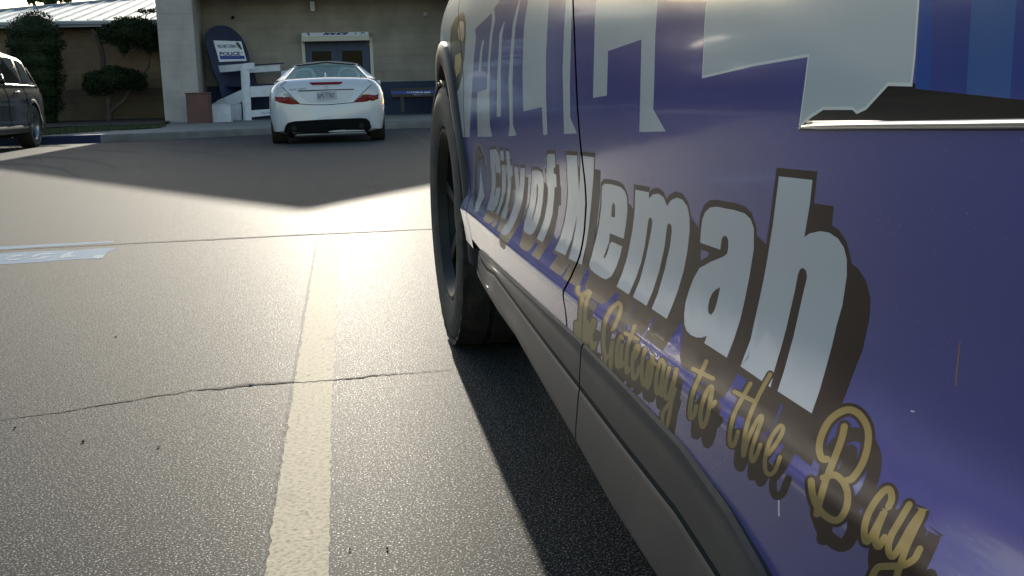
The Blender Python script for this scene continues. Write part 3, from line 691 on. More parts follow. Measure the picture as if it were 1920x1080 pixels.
# ------------------------------------------------------------------ the police car (left side filling the right of the picture)
PSI = math.radians(1.0)
PO = np.array([.232, 0, 0]); FW = np.array([math.sin(PSI), math.cos(PSI), 0]); OU = np.array([-math.cos(PSI), math.sin(PSI), 0])
_zz = [.20,.25,.36,.41,.445,.47,.48,.492,.52,.545,.57,.60,.63,.66,.70,.75,.80,.84,.88,.92,.98,1.03,1.10,1.16]
_po = [-.06,-.03,-.002,.003,.008,.0125,.0085,.0025,-.0062,-.008,-.0072,-.0045,-.002,-.0005,.0004,.0004,-.0002,-.0012,-.0035,-.010,-.034,-.06,-.115,-.20]
_tz = np.linspace(.2, 1.16, 1921); _tp = pchip(_zz, _po, _tz)
_yq = [-1.4,-1.25,-1.0,-.6,.3,1.2,1.8,2.4,2.65,3.0,3.3,3.55,3.75,3.88,3.95]; _qo = [-.30,-.12,-.03,-.008,0,0,-.003,-.008,-.006,-.002,-.014,-.055,-.14,-.25,-.37]
_ty = np.linspace(-1.4, 3.95, 2141); _tq = pchip(_yq, _qo, _ty)
def crease(y): return .509-.0295*np.asarray(y)
def out_(y, z):
    y = np.asarray(y, float); z = np.asarray(z, float)
    s = np.clip((.78-z)/.25, 0, 1); s = s*s*(3-2*s)
    zz = z-(crease(np.clip(y, .2, 2.5))-.47)*s
    return np.interp(zz, _tz, _tp)+np.interp(y, _ty, _tq)
def S3(y, z, e=0.0):
    y = np.asarray(y, float); z = np.asarray(z, float); o = out_(y, z)+e
    return PO+y[...,None]*FW+o[...,None]*OU+z[...,None]*np.array((0,0,1.0))
def SN(y, z):
    h = 4e-3; a = S3(y+h, z)-S3(y-h, z); h = 1.5e-3; b = S3(y, z+h)-S3(y, z-h); n = np.cross(b, a)
    n /= np.linalg.norm(n, axis=-1)[...,None]; sg_ = np.sign(n@OU); return n*sg_[...,None]
def px2yz(q, e=0.0):
    d = ray(q); c = CAM-PO; off = 0.0
    for i in range(24):
        t = (off-c@OU)/(d@OU); p = c+t*d; y, z = p@FW, p[2]
        off = .5*off+.5*(float(out_(min(max(y,-1.3),3.9), min(max(z,.21),1.1)))+e)
    return (y, z)
PX = lambda L, e=0.0: [px2yz(q, e) for q in L]
pc = thing('police_car', tuple(PO+FW*1.3+OU*-.98), 'blue and white police patrol car with City of Kemah lettering on its doors', 'car')
# --- seams
seam1 = PX([(869,-40),(869.5,60),(869.5,140),(869.5,242),(875.8,302),(878.3,343),(878,400),(884,455),(891,480)])
seam2 = PX([(1074,-60),(1074,0),(1076,60),(1084,200),(1088,270),(1092,301),(1098,343),(1099.5,377),(1097.8,417),(1087,474),(1073,510),(1062,540),(1061,580),(1062,630),(1066,655)])
def seamf(S):
    S = sorted(S, key=lambda p: p[1]); z = np.array([p[1] for p in S]); y = np.array([p[0] for p in S])
    y = np.convolve(np.concatenate([[y[0]],y,[y[-1]]]), [.25,.5,.25], 'valid')
    return lambda v: np.interp(v, z, y)
f1, f2 = seamf(seam1), seamf(seam2)
f3 = lambda v: np.full_like(np.asarray(v, float), .24)
# lower edge of the painted panels: behind the top lip of the cladding
cl_top = sorted(PX([(896,472),(900,478),(925,502),(960,535),(1060,630),(1160,735),(1250,835),(1340,960),(1410,1080),(1475,1220)], .012))
zct = lambda y: np.interp(y, [p[0] for p in cl_top], [p[1] for p in cl_top])
# --- graphics in panel space. class: 0 navy 1 white 2 black-brown 3 gold 4 letter 5 pale 6 black 7.. blues 10 badge 11 grey
R4 = lambda L: PX(zm(780,0,3.856,L)); ZP = lambda L: PX(zm(840,0,5.143,L)); ZR = lambda L: PX(zm(1240,0,2.8235,L))
Z1 = lambda L: PX(zm(870,260,6,L)); Z3 = lambda L: PX(zm(1020,270,4.5,L)); Z5 = lambda L: PX(zm(1260,300,3.6,L)); ZB = lambda L: zm(1440,740,3.1775,L)
layers = []         # (class, [loops]) later ones win
TOP = -190
_b = R4([(645,-60),(566,62),(545,95),(425,212),(434,260),(415,460),(400,720),(388,990),(300,992)])
layers.append((1, [_b+[(2.7,_b[-1][1]-.004),(3.94,.595),(3.94,1.148),(_b[0][0]-.15,1.148),(_b[0][0]-.08,1.0)]]))
layers.append((1, [R4([(548,90),(568,66),(572,140),(552,250),(535,450),(530,700),(533,900),(552,988),(445,990),(443,668),(512,645),(518,480),(533,270),(550,150)])]))
layers.append((1, [ZP([(350,380),(330,400),(310,500),(292,692),(318,676),(330,500),(346,410)])]))
layers.append((1, [R4([(640,150),(602,240),(596,400),(587,560),(583,845),(612,842),(612,500),(624,250),(640,170)])]))
layers.append((1, [R4([(752,TOP),(748,0),(730,52),(700,170),(685,350),(668,580),(678,900),(668,985),(727,978),(700,900),(697,600),(705,380),(718,200),(745,50),(756,0),(760,TOP)])]))
layers.append((1, [R4([(822,TOP),(810,0),(800,60),(780,200),(770,520),(775,805),(910,775),(920,977),(950,972),(940,700),(940,400),(955,100),(962,0),(966,TOP)])]))
layers.append((1, [R4([(1095,TOP),(1085,0),(1070,200),(1060,500),(1065,750),(1070,968),(1163,965),(1115,850),(1112,600),(1120,300),(1128,0),(1131,TOP)])]))
layers.append((1, [R4([(1310,TOP),(1308,0),(1295,100),(1285,480),(1280,708),(1380,690),(1388,370),(1630,285),(1622,640),(1615,955),(1805,950),(1715,790),(1722,600),(1730,250),(1748,0),(1752,TOP)])]))
bar7 = ZR([(246,-140),(240,0),(230,100),(215,415),(480,352),(775,302),(758,440),(725,690),(755,655),(800,618),(858,582),(1012,582),(1034,604),(1085,580),(1200,455),(1328,458),(1345,300),(1366,0),(1376,-140)])
layers.append((6, [ZR([(727,692),(757,640),(805,600),(858,570),(1010,570),(1036,590),(1092,560),(1205,440),(1342,442),(1920,530),(2300,566),(2300,690),(1920,692),(1400,692)])]))
layers.append((1, [bar7]))
layers.append((7, [ZR([(1345,470),(1372,0),(1380,-140),(1440,-140),(1436,0),(1420,478)])]))
layers.append((8, [ZR([(1420,478),(1436,0),(1440,-140),(1646,-140),(1642,0),(1615,498)])]))
layers.append((9, [ZR([(1615,498),(1642,0),(1646,-140),(1886,-140),(1880,0),(1845,522)])]))
layers.append((8, [ZR([(1845,522),(1880,0),(1886,-140),(2300,-140),(2300,564)])]))
# seal on the front door
sc1 = [(155,38),(185,60),(215,130),(245,240),(265,380),(276,520),(262,640),(230,740),(180,820),(130,860),(95,830),(90,760),(104,660),(108,520),(106,380),(112,230),(125,110)]
cx_, cy_ = 180, 470
layers.append((11, [Z1(sc1)])); layers.append((6, [Z1([(cx_+(a-cx_)*.90, cy_+(b-cy_)*.93) for a,b in sc1])]))
layers.append((9, [Z1([(175,235),(205,280),(240,420),(252,540),(235,640),(205,720),(150,830),(115,820),(125,740),(150,640),(150,480),(152,330)])]))
layers.append((4, [Z1([(185,330),(200,440),(215,560),(232,650),(190,740),(150,825),(118,815),(130,735),(160,650),(175,560),(178,440)])]))
for (a,b,c) in ((165,140,20),(148,180,20),(180,175,18),(140,235,20),(205,240,18),(222,310,18),(135,310,18),(238,380,18),(252,470,18),(258,560,16)):
    layers.append((11, [Z1([(a-5,b-c),(a+5,b-c+4),(a+6,b+c),(a-4,b+c-3)])]))
layers.append((3, [PX([(1799,641),(1801,641),(1797,680),(1795,700),(1793,724),(1790,724),(1793,690)])]))
layers.append((5, [PX([(1707,769),(1715,771),(1714,773),(1708,772)])]))
layers.append((5, [PX([(1458,930),(1461,930),(1462,968),(1459,968)])]))
# fender badge
layers.append((10, [R4([(335,88),(352,110),(362,170),(360,270),(352,400),(335,540),(310,640),(286,684),(268,650),(255,560),(247,430),(245,310),(252,200),(285,130)])]))
layers.append((2, [R4([(318,150),(345,160),(350,250),(338,300),(310,290),(300,220)])])); layers.append((3, [R4([(285,400),(320,380),(330,430),(315,520),(292,560),(278,490)])]))
letters = []
letters.append([Z1([(295,125),(330,118),(362,121),(386,160),(405,240),(412,390),(358,382),(354,290),(346,268),(348,330),(357,420),(355,520),(342,610),(338,655),(350,640),(358,560),(372,548),(410,552),(400,650),(380,740),(345,800),(318,818),(275,800),(258,780),(275,730),(300,640),(313,520),(310,400),(298,280),(292,190)])])
letters.append([Z1([(405,132),(442,135),(450,250),(415,248)])])
letters.append([Z1([(420,295),(462,293),(472,420),(468,560),(440,700),(410,790),(380,858),(350,842),(385,760),(420,640),(430,520),(428,400)])])
letters.append([Z1([(470,137),(508,140),(522,296),(540,305),(548,415),(528,427),(530,520),(518,640),(492,760),(498,800),(465,905),(440,900),(418,880),(425,830),(455,760),(485,640),(495,520),(488,410),(478,400),(472,310),(482,300)])])
letters.append([Z1([(565,315),(605,318),(613,420),(622,560),(633,400),(632,330),(683,330),(682,500),(660,680),(630,800),(590,900),(545,1000),(490,1070),(450,1092),(412,1062),(455,965),(480,962),(510,900),(545,800),(572,700),(582,560),(572,420)])])
letters.append([Z1([(765,360),(800,350),(845,358),(880,390),(895,440),(898,540),(885,700),(862,850),(830,960),(805,1020),(775,1066),(745,1082),(700,1060),(670,1030),(680,940),(712,820),(738,740),(755,600),(762,480)]),
                Z1([(825,505),(818,520),(815,650),(800,760),(765,900),(758,930),(772,915),(805,800),(828,680),(832,560)])])
letters.append([Z1([(950,172),(1020,172),(1028,322),(1008,330),(1010,390),(1038,405),(1042,545),(1018,550),(1015,650),(995,850),(960,985),(920,1090),(884,1165),(818,1125),(860,1020),(905,900),(940,700),(945,555),(930,520),(920,385),(932,370),(932,200)])])
letters.append([Z3([(188,92),(278,97),(285,220),(296,405),(303,300),(310,98),(422,112),(418,260),(400,480),(378,700),(355,850),(318,1020),(205,965),(245,830),(268,700),(281,590),(262,680),(235,800),(180,940),(92,895),(140,780),(175,650),(195,520),(203,400),(195,240)])])
letters.append([Z3([(490,360),(510,335),(560,338),(640,360),(680,395),(700,450),(704,560),(690,680),(672,800),(555,752),(548,830),(522,900),(502,955),(510,967),(532,930),(555,840),(572,824),(660,865),(640,950),(610,1035),(570,1115),(523,1143),(480,1125),(435,1095),(390,1055),(380,1015),(400,950),(440,800),(465,680),(485,520),(487,420)]),
                Z3([(585,490),(600,520),(600,610),(592,622),(567,612),(572,530)])])
letters.append([Z3([(770,385),(885,408),(885,460),(920,425),(965,418),(1010,450),(1038,525),(1070,475),(1120,452),(1170,470),(1210,530),(1228,620),(1228,740),(1210,900),(1180,1060),(1130,1235),(1080,1370),(1035,1475),(908,1390),(960,1265),(1020,1055),(1065,855),(1078,735),(1075,685),(1055,668),(1040,685),(1030,755),(1015,875),(970,1075),(920,1235),(865,1365),(750,1290),(810,1145),(860,955),(905,735),(915,660),(908,625),(893,618),(880,640),(870,720),(850,860),(820,1000),(775,1130),(715,1270),(612,1203),(660,1090),(710,920),(745,740),(765,560)])])
letters.append([Z5([(205,400),(225,350),(258,320),(300,315),(420,338),(490,360),(532,400),(553,465),(552,600),(520,800),(490,950),(460,1080),(418,1210),(370,1334),(218,1236),(235,1187),(200,1199),(165,1198),(125,1180),(97,1150),(84,1110),(82,1040),(92,960),(115,880),(145,800),(185,730),(260,688),(340,655),(372,634),(380,590),(380,540),(368,515),(352,510),(336,530),(330,570),(326,605),(190,558),(196,470)]),
                Z5([(325,858),(315,910),(300,975),(285,1020),(262,1047),(245,1030),(243,990),(255,935),(275,895),(295,875)])])
letters.append([Z5([(722,110),(948,135),(930,300),(893,520),(930,495),(1000,480),(1060,490),(1120,530),(1160,590),(1180,670),(1180,780),(1150,980),(1110,1122),(1078,1260),(1040,1402),(995,1560),(943,1710),(712,1560),(760,1412),(820,1192),(865,990),(895,860),(912,790),(904,745),(882,727),(862,740),(848,780),(830,880),(800,1010),(770,1142),(730,1290),(690,1422),(665,1535),(600,1487),(462,1392),(530,1212),(590,942),(620,800),(640,690),(680,440)])])
DY, DZ = -.018, -.0165; RO = .0048
def shift(L, dy, dz): return [(a+dy, b+dz) for a, b in L]
def offset(L, r):
    P = np.array(L); n = len(P); A = .5*np.sum(P[:,0]*np.roll(P[:,1],-1)-np.roll(P[:,0],-1)*P[:,1]); sgn = 1 if A > 0 else -1; o = []
    for i in range(n):
        a, b, c = P[i-1], P[i], P[(i+1) % n]; u = b-a; v = c-b; u /= np.linalg.norm(u)+1e-12; v /= np.linalg.norm(v)+1e-12
        nu = np.array((u[1],-u[0]))*sgn; nv = np.array((v[1],-v[0]))*sgn; m_ = nu+nv; L_ = np.linalg.norm(m_)
        if L_ < .3: o += [tuple(b+nu*r), tuple(b+nv*r)]; continue
        m_ /= L_; o.append(tuple(b+m_*r/max(.45, m_@nu)))
    return o
def resample(L, n=4):        # Catmull-Rom through a centre line
    P = np.array(L, float); P = np.vstack([2*P[0]-P[1], P, 2*P[-1]-P[-2]]); o = []
    for i in range(1, len(P)-2):
        for j in range(n):
            t = j/n; o.append(tuple(.5*(2*P[i]+(P[i+1]-P[i-1])*t+(2*P[i-1]-5*P[i]+4*P[i+1]-P[i+2])*t*t+(3*P[i]-P[i-1]-3*P[i+1]+P[i+2])*t**3)))
    return o+[tuple(P[-2])]
Z7 = lambda L: zm(1060,530,5.143,L); Z8 = lambda L: zm(1120,650,3.789,L)
SK = []        # (points px, gold half width m)
w1, w2, w3 = .00125, .00125, .0017
SK += [(Z7([(122,45),(118,75),(132,105),(160,118),(190,105),(225,80)]), .0018), (Z7([(195,105),(165,150),(148,250),(140,400),(135,520),(124,560),(108,510),(102,420),(106,385)]), w1),
       (Z7([(242,95),(215,150),(195,230),(188,400),(178,565),(198,440),(215,380),(219,450),(207,575)]), w1), (Z7([(245,500),(268,440),(280,375),(265,365),(248,470),(250,590),(266,640),(288,580)]), w1),
       (Z7([(452,460),(485,400),(520,310),(537,240),(522,200),(495,205),(440,260),(395,345),(375,430),(368,560),(378,680),(402,715),(430,690),(448,600),(455,580),(440,720),(430,860),(412,940),(388,900),(376,800),(385,740),(410,715)]), w1),
       (Z7([(548,540),(530,520),(500,620),(494,760),(510,815),(530,740),(545,600),(536,700),(540,800),(558,770)]), w1), (Z7([(668,420),(632,520),(600,620),(588,760),(592,865),(612,830)]), w1), (Z7([(578,488),(640,515),(702,545)]), w1),
       (Z7([(655,740),(690,690),(708,625),(685,612),(655,700),(646,830),(660,925),(690,895),(712,815)]), w1), (Z7([(772,640),(745,740),(736,880),(752,985),(778,940),(805,765),(785,900),(790,1012),(818,940),(836,820),(838,700),(845,760),(868,785)]), w1),
       (Z8([(472,118),(458,92),(438,130),(418,230),(418,320),(432,330),(455,250),(475,130),(458,250),(455,345),(478,310)]), w1), (Z8([(512,148),(490,240),(478,330),(494,372),(522,310),(562,160),(545,260),(525,400),(508,500),(485,598),(466,565),(463,480),(490,430),(530,370),(553,300)]), w1),
       (Z8([(774,105),(725,215),(682,320),(660,430),(662,508),(690,480),(703,420)]), w2), (Z8([(680,158),(750,192),(822,226)]), w2), (Z8([(818,300),(805,282),(772,330),(740,430),(732,520),(748,572),(775,520),(795,430),(815,310),(800,400),(812,425),(836,392)]), w2),
       (Z8([(1088,262),(1030,365),(972,480),(944,600),(942,685),(965,705),(988,650),(998,605)]), w2), (Z8([(974,320),(1045,355),(1122,392)]), w2), (Z8([(1228,196),(1150,340),(1080,500),(1045,640),(1038,772),(1070,660),(1120,550),(1160,492),(1168,520),(1125,640),(1092,760),(1102,815),(1132,770),(1158,695)]), w2),
       (Z8([(1215,765),(1270,690),(1312,615),(1318,572),(1292,568),(1232,655),(1195,780),(1193,870),(1220,908),(1262,880),(1298,785)]), w2),
       (ZB([(352,385),(322,380),(305,325),(318,245),(365,155),(435,102),(500,92),(560,135),(596,215),(592,315),(560,415),(505,495),(470,512)]), w3), (ZB([(330,495),(395,478),(448,520),(474,590),(468,670),(432,735),(390,748),(330,712),(290,660),(265,590),(257,515)]), w3), (ZB([(455,190),(440,260),(400,370),(355,480),(320,590),(290,712)]), .0015),
       (ZB([(718,668),(737,620),(728,570),(700,568),(650,620),(600,705),(575,790),(577,862),(600,868),(650,780),(692,700),(652,800),(640,875),(660,905),(695,850)]), w3), (ZB([(842,655),(780,760),(730,850),(718,925),(742,965),(790,900),(850,790),(922,695),(860,830),(820,920),(780,1040),(755,1120),(715,1200)]), w3), (ZB([(905,918),(870,980),(800,1018),(720,1022),(655,1030),(620,1090),(610,1180)]), w3)]
SKQ = []
for p, hw in SK:
    q = resample(p, 5); mx, my = np.mean(np.array(q), 0)
    g = 3.5 if mx < 1275 else 4.0 if mx < 1500 else 6.6
    of = (6,24) if mx < 1275 else (9,33) if mx < 1350 else (15,41) if mx < 1500 else (12,46) if mx < 1630 else (20,50)
    SKQ.append((q, g, g+(2.6 if mx < 1275 else 3.4 if mx < 1500 else 6.5), of))
# --- constraint edges
CV, CE = [], []
def c_line(P, closed=False):
    b = len(CV); CV.extend([tuple(p) for p in P]); n = len(P)
    CE.extend([(b+i, b+(i+1) % n) for i in range(n if closed else n-1)])
for cl, loops in layers:
    for L in loops: c_line(L, True)
for loops in letters:
    for L in loops: c_line(L, True)
    o = offset(loops[0], RO); c_line(o, True); c_line(shift(o, DY, DZ), True)
def ribbon(P, r):
    P = np.array(P); t = np.gradient(P, axis=0); t /= np.linalg.norm(t, axis=1)[:,None]+1e-12; n = np.stack([-t[:,1], t[:,0]], 1)
    return [tuple(x) for x in P+n*r], [tuple(x) for x in P-n*r], t
def caps(P, t, r):
    e = []
    for p, d in ((P[-1], t[-1]), (P[0], -t[0])):
        n = np.array((-d[1], d[0])); e.append([tuple(np.array(p)+r*(math.cos(a)*n+math.sin(a)*d)) for a in np.linspace(0, math.pi, 6)])
    return e
for q, g, ro, of in SKQ:
    for L, r_ in ((q, g), (q, ro), (shift(q, *of), ro)):
        a, b, t = ribbon(L, r_); c_line(PX(a)); c_line(PX(b))
        for e in caps(L, t, r_): c_line(PX(e))
o7 = offset(bar7, -.0016); c_line(o7, True)
G2 = .0045
zs = np.linspace(.30, 1.14, 85)
ZTOP = 1.0
for fs in (f1, f2, f3):
    for g in (-G2, G2): c_line([(float(fs(z))+g, z) for z in zs])
ys = np.linspace(-1.3, 3.94, 150)
c_line([(y, ZTOP) for y in ys]); c_line([(y, float(zct(y))-.006) for y in ys]); [c_line([(y, float(crease(y))+dz) for y in np.linspace(.2,2.5,90)]) for dz in (-.012,-.006,-.003,-.0012,0,.0012,.003,.006,.010,.014,.019)]; c_line([(y, 1.12) for y in ys])
WCY, WCZ, WR = 3.0, .372, .372
RCY = -.27
AR = .435
arc = lambda yc: [(yc+AR*math.cos(a), WCZ+AR*math.sin(a)) for a in np.linspace(-.35, math.pi+.35, 49)]
for yc in (WCY, RCY): c_line(arc(yc))
c_line([(2.2,.355),(3.94,.355)]); c_line([(-1.3,.355),(.3,.355)])
for y in np.concatenate([np.arange(-1.28,.2,.08), np.arange(.2,2.6,.035), np.arange(2.6,3.93,.03)]):
    for z in np.arange(.30,1.13,.0115): CV.append((y+.001*math.sin(z*900), z+.001*math.sin(y*700)))
CV = np.array(CV); keep = (CV[:,0] > -1.35) & (CV[:,0] < 3.949) & (CV[:,1] > .25) & (CV[:,1] < 1.15)
mp = -np.ones(len(CV), int); mp[keep] = range(int(keep.sum()))
CE2 = [(int(mp[a]), int(mp[b])) for a, b in CE if keep[a] and keep[b]]
res = delaunay_2d_cdt([Vector(p) for p in CV[keep]], CE2, [], 0, 1e-6)
DV = np.array([tuple(v) for v in res[0]]); DT = np.array([tuple(f) for f in res[2]]); CC = DV[DT].mean(1)
cls = np.zeros(len(DT), int)
for c, loops in layers:
    ins = sum(np.abs(wind(L, CC)) for L in loops)
    cls[ins % 2 == 1] = c
ed = [(bar7[i], bar7[(i+1) % len(bar7)]) for i in range(len(bar7))]
sub = np.where((np.abs(wind(bar7, CC)) > 0))[0]; dd = segdist(ed, CC[sub]); cls[sub[dd < .0016]] = 5
def loopsegs(L, closed=True): return [(L[i], L[(i+1) % len(L)]) for i in range(len(L) if closed else len(L)-1)]
def near(L, pad):
    a = np.array(L); return np.where((CC[:,0] > a[:,0].min()-pad) & (CC[:,0] < a[:,0].max()+pad) & (CC[:,1] > a[:,1].min()-pad) & (CC[:,1] < a[:,1].max()+pad))[0]
for loops in letters:
    for dy, dz in ((DY, DZ), (0, 0)):
        L = shift(loops[0], dy, dz); k = near(L, .02); m_ = (np.abs(wind(L, CC[k])) > 0) | (segdist(loopsegs(L), CC[k]) < RO); cls[k[m_]] = 2
for loops in letters:
    k = near(loops[0], .01); ins = sum(np.abs(wind(L, CC[k])) for L in loops); cls[k[ins % 2 == 1]] = 4
def to_px(yz):
    v = (S3(yz[:,0], yz[:,1])-CAM)@MR; return np.stack([960+F*v[:,0]/v[:,2], 540+F*v[:,1]/v[:,2]], 1)
fr_i = np.where((CC[:,0] > .3) & (CC[:,0] < 2.4) & (CC[:,1] > .3) & (CC[:,1] < .75))[0]; QP = to_px(CC[fr_i])
def stroke(q, of, r_, c):
    L = np.array(shift(q, *of)); lo, hi = L.min(0)-r_, L.max(0)+r_
    k = np.where((QP > lo).all(1) & (QP < hi).all(1))[0]
    if len(k): k = k[segdist(loopsegs([tuple(x) for x in L], False), QP[k]) < r_]; cls[fr_i[k]] = c
for q, g, ro, of in SKQ: stroke(q, of, ro, 2)
for q, g, ro, of in SKQ: stroke(q, (0,0), ro, 2)
for q, g, ro, of in SKQ: stroke(q, (0,0), g, 3)
MATS = [M[k] for k in ('v_navy','v_white','v_brown','v_gold','v_letter','v_pale','v_black','v_blue1','v_blue2','v_blue3','v_badge','v_grey')]
def panel(name, sel, parent=pc):
    T = DT[sel]; used = np.unique(T); mp_ = -np.ones(len(DV), int); mp_[used] = range(len(used)); T = mp_[T]; yz = DV[used]
    P = S3(yz[:,0], yz[:,1]); N = SN(yz[:,0], yz[:,1]); n = len(P)
    fl = np.einsum('ij,ij->i', np.cross(P[T[:,1]]-P[T[:,0]], P[T[:,2]]-P[T[:,0]]), N[T].mean(1)) < 0; T[fl] = T[fl][:, ::-1]
    # turned-in rim
    from collections import Counter
    cnt = Counter(); own = {}
    for t in T:
        for i in range(3): e = (t[i], t[(i+1) % 3]); cnt[tuple(sorted(e))] += 1; own[tuple(sorted(e))] = e
    rim = [own[e] for e, c in cnt.items() if c == 1]; rv = sorted({i for e in rim for i in e}); ri = {v: n+i for i, v in enumerate(rv)}
    P2 = S3(yz[rv][:,0], yz[rv][:,1], -.016); Fc = [tuple(t) for t in T]+[(b, a, ri[a], ri[b]) for a, b in rim]
    base = 6
    o = obj(name, np.vstack([P, P2]), Fc, MATS, parent, True, list(cls[sel])+[base]*len(rim))
    NN = np.vstack([N, N[rv]*.2+0]); NN[n:] = N[rv]
    ln = []
    for k_, f_ in enumerate(Fc):
        if k_ < len(T): ln += [tuple(N[i]) for i in f_]
        else:
            a = np.array(o.data.vertices[f_[0]].co); b = np.array(o.data.vertices[f_[1]].co); c = np.array(o.data.vertices[f_[2]].co)
            q = np.cross(b-a, c-a); q = q/(np.linalg.norm(q)+1e-12); ln += [tuple(q)]*4
    o.data.normals_split_custom_set(ln)
    return o
Y_, Z_ = CC[:,0], CC[:,1]
inarch = ((Y_-WCY)**2+(Z_-WCZ)**2 < AR**2) | ((Y_-RCY)**2+(Z_-WCZ)**2 < AR**2)
lowok = Z_ > zct(Y_)-.006
fd = (Y_ < f1(Z_)-G2) & (Y_ > f2(Z_)+G2) & lowok & (Z_ < ZTOP) & ~inarch
rd = (Y_ < f2(Z_)-G2) & (Y_ > f3(Z_)+G2) & lowok & (Z_ < ZTOP) & ~inarch
ff = (Y_ > f1(Z_)+G2) & (Z_ > .355) & (Z_ < 1.12) & ~inarch & (Y_ < 3.93)
rq = (Y_ < f3(Z_)-G2) & (Z_ > .355) & (Z_ < ZTOP) & ~inarch & (Y_ > -1.29)
front_door = panel('front_door', fd); rear_door = panel('rear_door', rd); fender = panel('front_fender', ff); quarter = panel('rear_quarter_panel', rq)
# --- trim strip at the lower edge of the black band
tp = PX([(1503,238.5),(1530,236.5),(1580,235.5),(1640,234.5),(1700,234),(1800,233),(1920,231.5),(2150,229)]); tp = resample(tp, 4)
mb = MB(); mb.tube([S3(*p, .0012) for p in tp], [.0006+.0012*min(1, i/5) for i in range(len(tp))], 10); mb.build('trim_strip', M['chrome'], rear_door, True)
tp = resample(PX([(1516,229),(1560,228.5),(1620,228),(1668,229)]), 3)
mb = MB(); mb.tube([S3(*p, .0006) for p in tp], .0007, 8); mb.build('trim_strip', M['chrome'], rear_door, True)
# --- cladding along the sills
PXO = lambda L, o: [(lambda p: (p@FW, p[2]))(CAM-PO+ray(q)*((o-(CAM-PO)@OU)/(ray(q)@OU))) for q in L]
g1 = sorted(PXO([(905,505),(920,514),(958,564),(1016,640),(1085,730),(1169,841),(1260,958),(1335,1075),(1400,1190)], .014))
bt_ = sorted(PXO([(930,585),(963,630),(1083,836),(1147,952),(1227,1077),(1300,1200)], .015))
zg = lambda y: np.interp(y, [p[0] for p in g1], [p[1] for p in g1]); zbm = lambda y: np.interp(y, [p[0] for p in bt_], [p[1] for p in bt_])
def cladding(ya, yb, parent, round_front):
    n = 60; yy = np.linspace(ya, yb, n); rows = []
    yend = yb
    for y in yy:
        T_, G_, B_ = float(zct(y)), float(zg(y)), float(zbm(y)); k = 1.0
        if round_front: k = min(1, max(0, (yend-y)/.16)); k = math.sqrt(max(0, 1-(1-k)**2))
        T2 = G_+(T_-G_)*(.35+.65*k); oo = .012*k
        w_ = min(1, max(0, (yend-.05-y)/.10)) if round_front else 1
        o0 = float(np.interp(y, _ty, _tq))-.012*(1-k)
        f = lambda z, e: (y, z, e)
        rows.append([(T2+.002,o0-.012),(T2+.0015,o0+.004),(T2-.002,o0+.0070),(T2-.006,o0+.0082),((T2+G_)/2,o0+.0098),(G_+.0034,o0+.0108),(G_+.0030,o0+.0108),(G_-.0034,o0+.0110*w_+.008*(1-w_)),(G_-.0038,o0+.0112),(G_-.010,o0+.0122),(G_-.03,o0+.0142),
                     (B_+.016,o0+.0160),(B_+.006,o0+.0160),(B_,o0+.0135),(B_-.002,o0+.008),(B_-.012,o0-.06)])
    V = []; K = len(rows[0])
    for y, r in zip(yy, rows): V += [PO+y*FW+o*OU+np.array((0,0,z)) for z, o in r]
    Fc = [(i*K+j, i*K+j+1, (i+1)*K+j+1, (i+1)*K+j) for i in range(n-1) for j in range(K-1)]
    Fc += [tuple(range(K)), tuple(range((n-1)*K+K-1, (n-1)*K-1, -1))]
    mi = [1 if f[0] % K == 6 and len(f) == 4 else 0 for f in Fc]
    return fix_normals(obj('sill_cladding', V, Fc, [M['plastic'], M['groove']], parent, True, mi, angle=22))
s2c = PXO([(1083,735)], .013)[0][0]
cladding(s2c+.003, 2.27, front_door, True); cladding(.22, s2c-.003, rear_door, False)
# --- wheel-arch trims
def arch_trim(yc, parent, a0, a1):
    V = []; n = 48; prof = [(AR-.022,-.10),(AR-.022,.004),(AR-.016,.008),(AR+.016,.010),(AR+.036,.004),(AR+.040,-.002),(AR+.040,-.035)]
    for i in range(n):
        a = a0+(a1-a0)*i/(n-1)
        for r, e in prof:
            y, z = yc+r*math.cos(a), WCZ+r*math.sin(a); zc = max(z, .30)
            V.append(PO+y*FW+(float(np.interp(yc+(AR+.02)*math.cos(a), _ty, _tq))+e+.006-.020*max(0,1-max(0,math.sin(a)+.2)/.9))*OU+np.array((0,0,z)))
    K = len(prof); Fc = [(i*K+j, i*K+j+1, (i+1)*K+j+1, (i+1)*K+j) for i in range(n-1) for j in range(K-1)]
    return fix_normals(obj('arch_trim', V, Fc, M['plastic'], parent, True, angle=40))
arch_trim(WCY, fender, -.12, math.pi+.16); arch_trim(RCY, quarter, -.14, math.pi+.14)
# --- shared SUV body: rings of half widths along its length
def ring(y, left_inset=0.0):
    W = .98+float(np.interp(y, _ty, _tq))
    zt_ = float(np.interp(y, [-1.25,-1.2,-1.05,-.95,-.6,.6,1.5,1.75,2.65,3.2,3.7,3.9,3.95], [1.06,1.20,1.42,1.51,1.645,1.73,1.72,1.66,1.115,1.09,1.02,.93,.86]))
    cab = min(1, max(0, (zt_-1.1)/.45)); zb_ = .27
    L = [(.72*W, zb_)]
    for z in (.29,.36,.45,.57,.70,.85,.95,1.0): L.append((W+float(np.interp(z, _tz, _tp))*(1 if z > .3 else .5), min(z, zt_-.01-(1.0-z)*.02) if zt_ < 1.02 else z))
    zb1 = min(1.0, zt_-.012)
    for t, wi in ((.06,.055),(.5,.145),(.86,.225),(.97,.30),(1.0,.45)):
        wh = {.06:.04,.5:.09,.86:.17,.97:.27,1.0:.42}[t]
        L.append((max(.1, W-(wi*cab+wh*(1-cab))), zb1+(zt_-zb1)*t))
    L.append((0, zt_+.012)); return L
